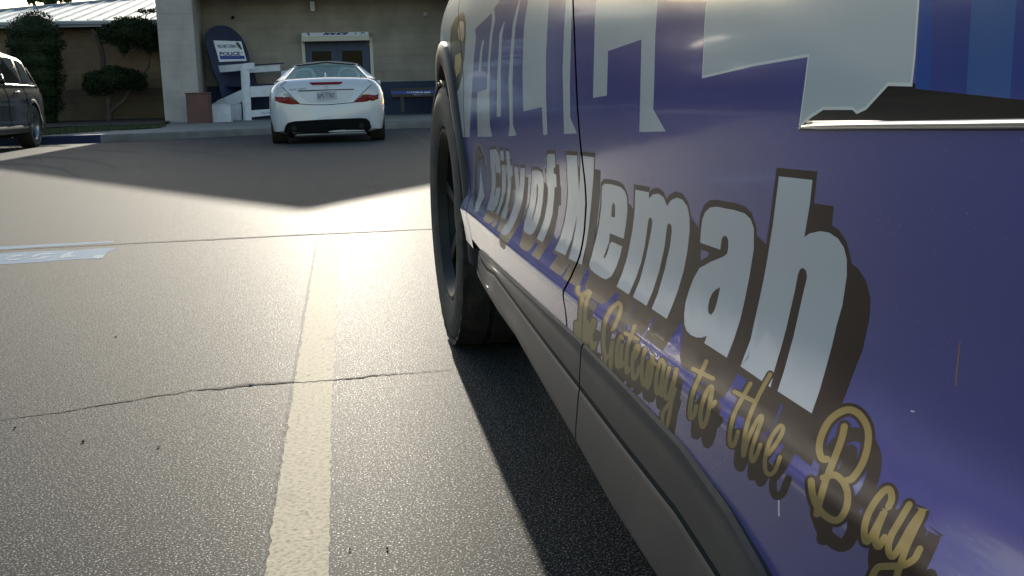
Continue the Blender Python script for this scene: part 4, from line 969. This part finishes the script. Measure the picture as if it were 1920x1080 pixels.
def suv_shell(to_w, left_inset, split_left, mats):
    yy = [-1.25,-1.22,-1.15,-1.05,-.95,-.8,-.6,-.3,0,.3,.6,.9,1.2,1.5,1.65,1.75,1.95,2.2,2.45,2.65,2.8,3.0,3.2,3.4,3.55,3.7,3.8,3.88,3.93,3.95]
    V = []; Fc = []; mi = []; NR = None
    for y in yy:
        L = ring(y); R_ = [(( -w_), z) for w_, z in L]; lft = [(w_-(left_inset if 1 <= i <= 9 else 0), z) for i, (w_, z) in enumerate(L)]
        rr = lft+R_[::-1][1:]; NR = len(rr); V += [to_w(o, y, z) for o, z in rr]
    for i in range(len(yy)-1):
        for j in range(NR):
            Fc.append((i*NR+j, i*NR+(j+1) % NR, (i+1)*NR+(j+1) % NR, (i+1)*NR+j)); mi.append(1 if (split_left and 0 <= j <= 7) or j == NR-1 else 0)
    Fc += [tuple(range(NR-1,-1,-1)), tuple((len(yy)-1)*NR+k for k in range(NR))]; mi += [0, 0]
    return V, Fc, mi
def cut(o, cutters):
    for c in cutters:
        m_ = o.modifiers.new('b', 'BOOLEAN'); m_.operation = 'DIFFERENCE'; m_.object = c; m_.solver = 'EXACT'
    dg = bpy.context.evaluated_depsgraph_get(); dg.update()
    me = bpy.data.meshes.new_from_object(o.evaluated_get(dg)); o.modifiers.clear(); old = o.data; o.data = me; bpy.data.meshes.remove(old)
    for c in cutters: bpy.data.objects.remove(c)
    return o
def cyl(ca, cb, r, n=40):
    mb = MB(); mb.tube([ca, cb], r, n); return fix_normals(mb.build('cutter', M['dark']))
def shell_point(y, k, left=1):
    L = ring(y); i = int(k); t = k-i; a, b = L[i], L[min(i+1, len(L)-1)]; return left*(a[0]*(1-t)+b[0]*t), a[1]*(1-t)+b[1]*t
def side_window(name, to_w, left, quadc, parent, m, e=.004):
    """quadc: outline in (y, k) space"""
    P, T = poly_tris([quadc], .12); V = []
    for y, k in P:
        o, z = shell_point(y, k, left); V.append(to_w(o+left*e, y, z+e*.3))
    return fix_normals(obj(name, V, T, m, parent, True))
def suv_glass(to_w, parent, m, trim):
    for left in (1, -1):
        side_window('side_window', to_w, left, [(1.22,9.3),(2.28,9.3),(1.62,11.0),(1.22,11.0)], parent, m)
        side_window('side_window', to_w, left, [(.12,9.3),(1.12,9.3),(1.12,11.0),(.02,11.0)], parent, m)
        side_window('side_window', to_w, left, [(-.98,9.5),(-.02,9.3),(-.10,11.0),(-.80,10.9)], parent, m)
        P = [to_w(*(lambda s: (s[0]+left*.008, y, s[1]))(shell_point(y, 9.18, left))) for y in np.linspace(-.95, 2.3, 12)]
        mb = MB(); mb.tube(P, .011, 6); mb.build('belt_trim', trim, parent, True)
    V = []; n = 9; yy = (1.74, 2.6)
    P, T = poly_tris([[(1.72,-.60),(1.72,.60),(2.58,.70),(2.58,-.70)]], .2); V = []
    for y, o in P:
        L = ring(y); zt_ = L[-1][1]; zz_ = zt_+.004 if abs(o) < .4 else zt_-.0; V.append(to_w(o, y, L[-2][1]+(L[-1][1]-L[-2][1])*(1-min(1, abs(o)/L[-2][0]))+.006 if abs(o) < L[-2][0] else L[-2][1]-(abs(o)-L[-2][0])*.18+.012))
    fix_normals(obj('windscreen', V, T, m, parent, True))
    V = [to_w(o, y, z) for o, y, z in ((-.62,-1.225,1.16),(.62,-1.225,1.16),(.55,-1.085,1.40),(-.55,-1.085,1.40))]
    fix_normals(obj('rear_window', V, [(0,1,2,3)], m, parent))
def wheel(parent, ctr, R, W, ax, fwd, rim_m, spokes=5, squash=.02):
    """ax: unit vector pointing out of the car; fwd: rolling direction"""
    ax = np.array(ax, float); fwd = np.array(fwd, float); upv = np.cross(ax, fwd); upv /= np.linalg.norm(upv)
    if upv[2] < 0: upv = -upv
    P = lambda x, r, a: np.array(ctr)+ax*x+r*(math.cos(a)*fwd+math.sin(a)*upv)
    h = W/2; n = 72
    pf = [(-h*.8,R*.62),(-h,R*.70),(-h*1.03,R*.84),(-h*.9,R*.965),(-h*.72,R*.995)]
    for g in (-.45,-.15,.15,.45): pf += [((g-.035)*W,R),((g-.03)*W,R-.009),((g+.03)*W,R-.009),((g+.035)*W,R)]
    pf += [(h*.72,R*.995),(h*.88,R*.972),(h*.96,R*.93),(h*.975,R*.915),(h*1.03,R*.84),(h*1.02,R*.80),(h,R*.775),(h*1.0,R*.72),(h*.93,R*.665),(h*.8,R*.64)]
    V = []; 
    for i in range(n):
        a = 2*math.pi*i/n
        for j, (x, r) in enumerate(pf):
            rr = r
            if r > R*.95 and abs(x) > h*.6 and i % 2: rr = r-.007
            V.append(P(x, rr, a))
    K = len(pf); Fc = [(i*K+j, i*K+j+1, ((i+1) % n)*K+j+1, ((i+1) % n)*K+j) for i in range(n) for j in range(K-1)]
    t = fix_normals(obj('wheel', V, Fc, M['tyre'], parent, True, angle=35))
    pf = [(-h*.8,R*.63),(-h*.6,R*.57),(h*.30,R*.56),(h*.72,R*.59),(h*.86,R*.635),(h*.93,R*.645),(h*.93,R*.625),(h*.70,R*.575)]
    V = []
    for i in range(48):
        a = 2*math.pi*i/48; V += [P(x, r, a) for x, r in pf]
    K = len(pf); Fc = [(i*K+j, i*K+j+1, ((i+1) % 48)*K+j+1, ((i+1) % 48)*K+j) for i in range(48) for j in range(K-1)]
    mb = MB(); mb.add(V, Fc)
    for s in range(spokes):
        a = 2*math.pi*s/spokes+.3; da = .62/spokes*2
        inn, outr = R*.15, R*.59
        q = [(h*.62,inn,a-da*.9),(h*.62,inn,a+da*.9),(h*.72,outr,a+da*.42),(h*.72,outr,a-da*.42)]
        mb.add([P(x, r, b) for x, r, b in q]+[P(x-.035, r, b) for x, r, b in q], [(0,1,2,3),(7,6,5,4),(0,4,5,1),(1,5,6,2),(2,6,7,3),(3,7,4,0)])
    mb.tube([P(h*.40,0,0), P(h*.70,0,0)], [R*.20, R*.17], 20)
    mb.build('rim', rim_m, t, True, angle=30); fix_normals(bpy.context.scene.objects[-1]) if False else None
    mb = MB(); mb.tube([P(-h*.5,0,0), P(-h*.2,0,0)], R*.5, 24); mb.build('brake_disc', M['blackplastic'], t)
    return t
toP = lambda o, y, z: PO+FW*y+OU*(o-.98)+np.array((0,0,z))
V, Fc, mi = suv_shell(toP, .03, True, None)
body = fix_normals(obj('body', V, Fc, [M['v_white'], M['blackplastic']], pc, True, mi))
cuts = []
for yc in (WCY, RCY): cuts += [cyl(toP(.55,yc,WCZ), toP(1.2,yc,WCZ), AR+.005), cyl(toP(-.55,yc,WCZ), toP(-1.2,yc,WCZ), AR+.005)]
for c in cuts:
    c.parent = None
# the cutters live in world space, the body mesh is relative to its root
for c in cuts: c.location = tuple(-rootloc(body))
_l = pc.location.copy(); pc.location = (0,0,0); bpy.context.view_layer.update(); cut(body, cuts); pc.location = _l
body.data.polygons.foreach_set('use_smooth', [True]*len(body.data.polygons)); body.data.set_sharp_from_angle(angle=math.radians(40))
suv_glass(toP, pc, M['glassdark'], M['blackplastic'])
st_ = math.radians(-2.4); wf = FW*math.cos(st_)+np.cross(FW, (0,0,1))*math.sin(st_); wax = np.cross((0,0,1), wf)
tyw = .25
ctrF = PO+FW*3.0+OU*(.018-tyw/2*1.02)+np.array((0,0,WCZ)); wheel(pc, ctrF, WR, tyw, wax, wf, M['rim'], 6)
ctrF2 = ctrF-OU*1.70; wheel(pc, ctrF2, WR, tyw, -wax, wf, M['rim'], 6)
ctrR = PO+FW*RCY+OU*(.01-tyw/2)+np.array((0,0,WCZ)); wheel(pc, ctrR, WR, tyw, OU, FW, M['rim'], 6)
wheel(pc, ctrR-OU*1.72, WR, tyw, -OU, FW, M['rim'], 6)
# nose and tail fittings
mb = MB()
for k in range(5): mb.prism([toP(-.5,3.945,.55+.06*k), toP(.5,3.945,.55+.06*k), toP(.5,3.945,.585+.06*k), toP(-.5,3.945,.585+.06*k)], FW*.03)
mb.build('grille', M['blackplastic'], pc)
for s in (1, -1):
    P = [toP(s*.48,3.90,.80), toP(s*.80,3.76,.80), toP(s*.82,3.72,.91), toP(s*.48,3.88,.89)]; mb = MB(); mb.prism(P, FW*.05); fix_normals(mb.build('headlight', M['clearlens'], pc))
    P = [toP(s*.70,-1.24,.86), toP(s*.96,-1.10,.86), toP(s*.95,-1.10,1.04), toP(s*.70,-1.24,1.04)]; mb = MB(); mb.prism(P, -FW*.04); fix_normals(mb.build('tail_light', M['red'], pc))
    mb = MB(); P = np.array(toP(s*1.0,2.05,1.12)); Q = np.array(toP(s*1.18,2.03,1.16)); mb.tube([P, (P+Q)/2, Q], [.03,.05,.09], 10); mb.build('mirror', M['blackplastic'], pc, True)
mb = MB(); mb.prism([toP(-.62,.85,1.775), toP(.62,.85,1.775), toP(.62,1.12,1.775), toP(-.62,1.12,1.775)], (0,0,.10)); bevel(mb.build('light_bar', M['signblue'], pc), .03)

# ------------------------------------------------------------------ the black SUV parked on the left
RX, RYW = -5.40, 20.35
toB = lambda o, y, z: np.array((RX+(o-.98), RYW-(y-RCY), z if z < 1.0 else 1.0+(z-1.0)*.93))
bs = thing('black_car', tuple(toB(0,1.3,0)), 'shiny black SUV cut off by the left edge of the photo', 'car')
V, Fc, mi = suv_shell(toB, 0, False, None)
body = fix_normals(obj('body', V, Fc, [M['carblack'], M['blackplastic']], bs, True, mi))
cuts = []
for yc in (WCY, RCY): cuts += [cyl(toB(.55,yc,WCZ), toB(1.2,yc,WCZ), AR+.005), cyl(toB(-.55,yc,WCZ), toB(-1.2,yc,WCZ), AR+.005)]
for c in cuts: c.location = tuple(-rootloc(body))
_l = bs.location.copy(); bs.location = (0,0,0); bpy.context.view_layer.update(); cut(body, cuts); bs.location = _l
body.data.polygons.foreach_set('use_smooth', [True]*len(body.data.polygons)); body.data.set_sharp_from_angle(angle=math.radians(40))
suv_glass(toB, bs, M['glassdark'], M['chrome'])
fB = np.array((0,-1.0,0)); aB = np.array((1.0,0,0))
for yc in (WCY, RCY):
    wheel(bs, toB(.975-.125, yc, WCZ), WR, .25, aB, fB, M['rimgrey'], 5); wheel(bs, toB(-.975+.125, yc, WCZ), WR, .25, -aB, fB, M['rimgrey'], 5)
    for s in (1, -1):
        V = []; prof = [(AR-.02,-.05),(AR-.02,.012),(AR+.025,.014),(AR+.045,.004),(AR+.045,-.02)]
        for i in range(40):
            a = -.1+(math.pi+.2)*i/39
            for r, e in prof:
                y, z = yc+r*math.cos(a), WCZ+r*math.sin(a); L = ring(min(max(y,-1.2),3.9)); ww = np.interp(min(max(z,.36),.95), [p[1] for p in L[2:8]], [p[0] for p in L[2:8]]); V.append(toB(s*(ww+e), y, z))
        K = len(prof); fix_normals(obj('arch_trim', V, [(i*K+j, i*K+j+1, (i+1)*K+j+1, (i+1)*K+j) for i in range(39) for j in range(K-1)], M['blackplastic'], bs, True, angle=40))
for y in (.62, 1.75):
    o, z = shell_point(y, 7.3); mb = MB(); mb.tube([toB(o+.012,y-.11,z), toB(o+.04,y-.07,z), toB(o+.04,y+.07,z), toB(o+.012,y+.11,z)], .017, 8); mb.build('door_handle', M['chrome'], bs, True)
for s in (1, -1):
    P = []; 
    for (y, k) in ((-1.02,7.0),(-1.02,8.7),(-1.13,8.7),(-1.20,8.4),(-1.21,7.4),(-1.14,6.9)):
        o, z = shell_point(y, k, s); P.append(toB(o+s*.012, y, z))
    mb = MB(); mb.prism(P, (-s*.05, 0, 0)); fix_normals(mb.build('tail_light', M['red'], bs))
    V = []
    for y in np.linspace(.25, 2.5, 14):
        o, z = shell_point(y, 2.0, s); V += [toB(o+s*.004, y, .28), toB(o+s*.016, y, .30), toB(o+s*.016, y, .40), toB(o+s*.002, y, .42)]
    fix_normals(obj('sill_cladding', V, [(i*4+j, i*4+j+1, i*4+j+5, i*4+j+4) for i in range(13) for j in range(3)], M['blackplastic'], bs, True))
    mb = MB(); P = np.array(toB(s*1.0,2.05,1.12)); Q = np.array(toB(s*1.18,2.03,1.16)); mb.tube([P, (P+Q)/2, Q], [.03,.05,.09], 10); mb.build('mirror', M['carblack'], bs, True)
for y in (1.17, .07):
    mb = MB(); P = [toB(shell_point(y,k)[0]+.003, y, shell_point(y,k)[1]) for k in (2.2,3,4,5,6,7,8,9)]; mb.tube(P, .004, 5); mb.build('door_seam', M['dark'], bs)

# ------------------------------------------------------------------ the white car
CX, CY0 = -.228, 17.80        # centre line, rear bumper
toC = lambda o, y, z: np.array((CX+o, CY0+y, z))
wc = thing('white_car', (CX, CY0+2.1, 0), 'white two-seat coupe parked nose-in in front of the police station doors', 'car')
CS = 1.05
def cring(y):
    W = np.interp(y, [0,.03,.10,.25,.6,1.2,2.4,3.4,3.9,4.15,4.25], [.70,.80,.875,.925,.955,.955,.945,.94,.88,.74,.55])
    zb_ = np.interp(y, [0,.1,.3,3.9,4.25], [.18,.165,.17,.20,.30]); zt_ = np.interp(y, [0,.04,.12,.3,.9,1.2,2.9,3.6,4.1,4.25], [.94,.99,1.035,1.06,1.05,1.03,1.0,.94,.78,.66])
    hs = zt_-zb_
    return [(W*.80,zb_),(W*.95,zb_+.04),(W*.985,zb_+hs*.22),(W*1.0,zb_+hs*.42),(W*1.0,zb_+hs*.56),(W*.985,zb_+hs*.70),(W*.945,zb_+hs*.82),(W*.87,zb_+hs*.92),(W*.76,zb_+hs*.975),(W*.45,zt_),(0,zt_+.012)]
yy = [0,.015,.04,.08,.14,.22,.35,.5,.7,.9,1.1,1.3,1.7,2.1,2.5,2.9,3.2,3.5,3.75,3.95,4.1,4.2,4.25]
V = []; Fc = []; 
for y in yy:
    L = cring(y); rr = L+[(-a, b) for a, b in L[::-1][1:]]; NR = len(rr); V += [toC(o, y, z) for o, z in rr]
for i in range(len(yy)-1):
    for j in range(NR): Fc.append((i*NR+j, i*NR+(j+1) % NR, (i+1)*NR+(j+1) % NR, (i+1)*NR+j))
Fc += [tuple(range(NR-1,-1,-1)), tuple((len(yy)-1)*NR+k for k in range(NR))]
cb = fix_normals(obj('body', V, Fc, M['carwhite'], wc, True))
CRY, CFY, CRR = .72, 3.25, .335
cuts = [cyl(toC(s*.62,y,CRR), toC(s*1.3,y,CRR), .375) for s in (1,-1) for y in (CRY, CFY)]
# cockpit opening
mbk = MB(); mbk.prism([toC(-.62,1.15,1.2), toC(.62,1.15,1.2), toC(.66,2.75,1.2), toC(-.66,2.75,1.2)], (0,0,-.55)); cuts.append(fix_normals(mbk.build('cutter', M['dark'])))
for c in cuts: c.location = tuple(-rootloc(cb))
_l = wc.location.copy(); wc.location = (0,0,0); bpy.context.view_layer.update(); cut(cb, cuts); wc.location = _l
cb.data.polygons.foreach_set('use_smooth', [True]*len(cb.data.polygons)); cb.data.set_sharp_from_angle(angle=math.radians(38))
for s in (1, -1):
    for y in (CRY, CFY): wheel(wc, toC(s*(.935-.125), y, CRR), CRR, .25, (s,0,0), (0,1.0,0), M['rimgrey'], 5)
# roof, pillars, glass
ROOFZ = 1.375
def roofz(o, y): return ROOFZ-.055*(o/.55)**2-.05*((y-1.95)/.5)**2
mb = MB(); os_ = np.linspace(-.56,.56,13); ry = np.linspace(1.50,2.38,8); V = []; 
for y in ry:
    for o in os_: V.append(toC(o*(1+.03*(y-1.5)), y, roofz(o, y)))
nO = len(os_); nv = len(V); V += [v+np.array((0,0,-.035)) for v in V]
Fc = [(i*nO+j, i*nO+j+1, (i+1)*nO+j+1, (i+1)*nO+j) for i in range(7) for j in range(nO-1)]
Fc += [tuple(x+nv for x in f[::-1]) for f in Fc]
bd = [(0*nO+j, 0*nO+j+1) for j in range(nO-1)]+[(7*nO+j, 7*nO+j+1) for j in range(nO-1)]+[(i*nO, (i+1)*nO) for i in range(7)]+[(i*nO+nO-1, (i+1)*nO+nO-1) for i in range(7)]
Fc += [(a, b, b+nv, a+nv) for a, b in bd]
fix_normals(obj('roof', V, Fc, M['carwhite'], wc, True, angle=40))
for s in (1, -1):
    mb = MB(); mb.prism([toC(s*.80,.86,1.03), toC(s*.70,.94,1.045), toC(s*.515,1.49,roofz(.515,1.49)-.01), toC(s*.575,1.56,roofz(.57,1.56)-.03), toC(s*.60,1.66,roofz(.6,1.6)-.05)], (s*.035,.05,0)); fix_normals(mb.build('pillar', M['carwhite'], wc))
    mb = MB(); mb.tube([toC(s*.70,2.98,1.0), toC(s*.62,2.65,1.22), toC(s*.565,2.36,roofz(.56,2.36)-.02)], .03, 8); mb.build('pillar', M['carwhite'], wc, True)
    V = [toC(s*.72,1.72,1.02), toC(s*.74,2.85,1.0), toC(s*.60,2.34,1.29), toC(s*.60,1.68,1.30)]; obj('side_window', V, [(0,1,2,3)], M['cabglass'], wc)
    mb = MB(); P = toC(s*.86,2.62,.97); Q = toC(s*.97,2.60,.985); mb.tube([P, (P+Q)/2, Q], [.02,.045,.05], 10); mb.build('mirror', M['carwhite'], wc, True)
    # seat and roll hoop
    mb = MB(); mb.tube([toC(s*.55,1.62,.70), toC(s*.55,1.60,1.12), toC(s*.50,1.60,1.22), toC(s*.38,1.60,1.25), toC(s*.26,1.60,1.22), toC(s*.21,1.60,1.12), toC(s*.21,1.62,.70)], .030, 8); mb.build('roll_hoop', M['white'], wc, True)
    mb = MB(); mb.prism([toC(s*.38-.24,1.72,.6), toC(s*.38+.24,1.72,.6), toC(s*.38+.22,1.66,1.06), toC(s*.38+.12,1.65,1.20), toC(s*.38-.12,1.65,1.20), toC(s*.38-.22,1.66,1.06)], (0,.12,0)); bevel(mb.build('seat', M['fascia'], wc), .03)
V = []; n = 9
for t in np.linspace(0,1,5):
    for u in np.linspace(-1,1,n):
        w_ = .72*(1-t)+.535*t; y = .93+(1.50-.93)*t-.03*(1-u*u)*(1-t); z = 1.035+(roofz(0,1.5)-.02-1.035)*t-.05*u*u*t-.01*(1-t); V.append(toC(u*w_, y, z))
rw = obj('rear_window', V, [(i*n+j, i*n+j+1, (i+1)*n+j+1, (i+1)*n+j) for i in range(4) for j in range(n-1)], M['cabglass'], wc, True)
V = []
for t in np.linspace(0,1,5):
    for u in np.linspace(-1,1,n):
        w_ = .70*(1-t)+.57*t; y = 2.98+(2.36-2.98)*t+.06*(1-u*u); z = 1.0+(roofz(0,2.38)-.02-1.0)*t-.05*u*u*t; V.append(toC(u*w_, y, z))
obj('windscreen', V, [(i*n+j, i*n+j+1, (i+1)*n+j+1, (i+1)*n+j) for i in range(4) for j in range(n-1)], M['cabglass'], wc, True)
mb = MB(); mb.box(tuple(toC(-.6,1.2,.52)), tuple(toC(.6,2.7,.56))); mb.build('cabin_floor', M['blackplastic'], wc)
mb = MB(); mb.tube([toC(-.50,1.475,roofz(.5,1.475)+.006), toC(0,1.46,roofz(0,1.46)+.008), toC(.50,1.475,roofz(.5,1.475)+.006)], .012, 6); mb.build('roof_seal', M['blackplastic'], wc)
tree_c = ray_obj(cb)
fbk = lambda q: onY(q, CY0+.05)
C5 = lambda L: zm(500,110,6.352,L)
def ap(name, L, m, off=.008, thick=.02, grid=6, parent=wc): return applique(name, [L], tree_c, off, m, parent, thick, grid, fbk)
ap('tail_light', C5([(100,455),(160,456),(285,452),(395,542),(300,545),(180,530),(110,505)]), M['red'])
ap('tail_light', C5([(1330,425),(1200,425),(1140,430),(1035,522),(1150,515),(1270,500),(1325,480)]), M['red'])
ap('tail_light_clear', C5([(118,345),(145,325),(172,335),(235,392),(285,450),(160,452),(100,452),(104,395)]), M['clearlens'])
ap('tail_light_clear', C5([(1322,345),(1290,295),(1262,300),(1190,365),(1138,426),(1200,422),(1330,420),(1330,375)]), M['clearlens'])
ap('brake_light', C5([(508,292),(520,288),(900,280),(898,292),(870,303),(540,312)]), M['red'], .012)
ap('plate_recess', C5([(372,388),(1040,362),(1010,440),(960,500),(880,520),(560,525),(470,500),(410,440)]), mat('recess_white', (.60,.62,.64), .35), .006, .012)
ap('handle_strip', C5([(375,378),(1040,358),(1042,368),(374,392)]), M['blackplastic'], .011, .014)
pl = ap('number_plate', C5([(592,395),(832,385),(838,485),(600,505)]), mat('plate', (.42,.43,.46), .4), .016, .016)
def ctext(s, q, m, off, parent, bold=.02, name='lettering'):
    uv, T = text_2d(s, bold); V = on_bvh(quad(C5(q), uv), tree_c, off, fbk); return obj(name, V, T, m, parent)
ctext('BPS·T787', [(612,478),(815,465),(808,410),(606,420)], M['inkgrey'], .019, pl)
ctext('TEXAS', [(640,412),(760,404),(758,392),(638,400)], M['ink'], .019, pl, .01)
ctext('SLK 250', [(272,378),(465,362),(463,344),(270,360)], M['fascia'], .009, cb, .012)
tri = [(708+26*math.cos(a), 344+24*math.sin(a)) for a in np.linspace(0,6.283,25)[:-1]]; tri2 = [(708+21*math.cos(a), 344+19*math.sin(a)) for a in np.linspace(0,6.283,25)[:-1]]
applique('emblem', [C5(tri), C5(tri2)], tree_c, .010, M['rimgrey'], wc, 0, None, fbk)
star = []
for k in range(3):
    a = -math.pi/2+k*2.0944; star += [(708+20*math.cos(a), 344+18*math.sin(a)), (708+4.5*math.cos(a+1.047), 344+4.5*math.sin(a+1.047))]
applique('emblem', [C5(star)], tree_c, .010, M['rimgrey'], wc, 0, None, fbk)
ap('diffuser', C5([(205,870),(225,800),(250,765),(330,745),(700,722),(1120,706),(1190,712),(1225,745),(1245,820),(1200,858),(1100,872),(900,884),(500,900),(330,908)]), mat('diffuser_black', (.006,.006,.006), .8, spec=.1), .02, .03)
mb = MB(); mb.tube([onY(q, CY0+.03) for q in C5([(355,909),(700,894),(1180,874)])], .012, 6); mb.build('lower_strip', M['fascia'], wc)
for (x, y) in ((325,830),(1130,800)):
    c = on_bvh(C5([(x,y)]), tree_c, .02, fbk)[0]; mb = MB(); mb.tube([c+(0,.1,0), c+(0,-.02,0)], [.042,.042], 14); mb.tube([c+(0,-.021,0), c+(0,-.024,0)], [.036,.036], 14, 1)
    obj('exhaust_pipe', mb.V, mb.F, [M['rim'], M['dark']], wc, False, mb.M)
# boot-lid shut lines
for L in ([(395,540),(560,548),(720,548),(880,536),(1035,522)], [(180,335),(240,395),(395,540)], [(1250,310),(1180,370),(1035,520)], [(160,325),(235,272)], [(1262,295),(1205,255)]):
    P = on_bvh(C5(resample(L, 5)), tree_c, .002, fbk); mb = MB(); mb.tube(P, .0055, 5); mb.build('boot_seam', M['dark'], cb)
mb = MB(); c = toC(-.01,.95,1.05); mb.tube([c, c+(0,.05,.06), c+(0,.10,.10)], [.035,.02,.006], 8); mb.build('antenna', M['carwhite'], wc, True)
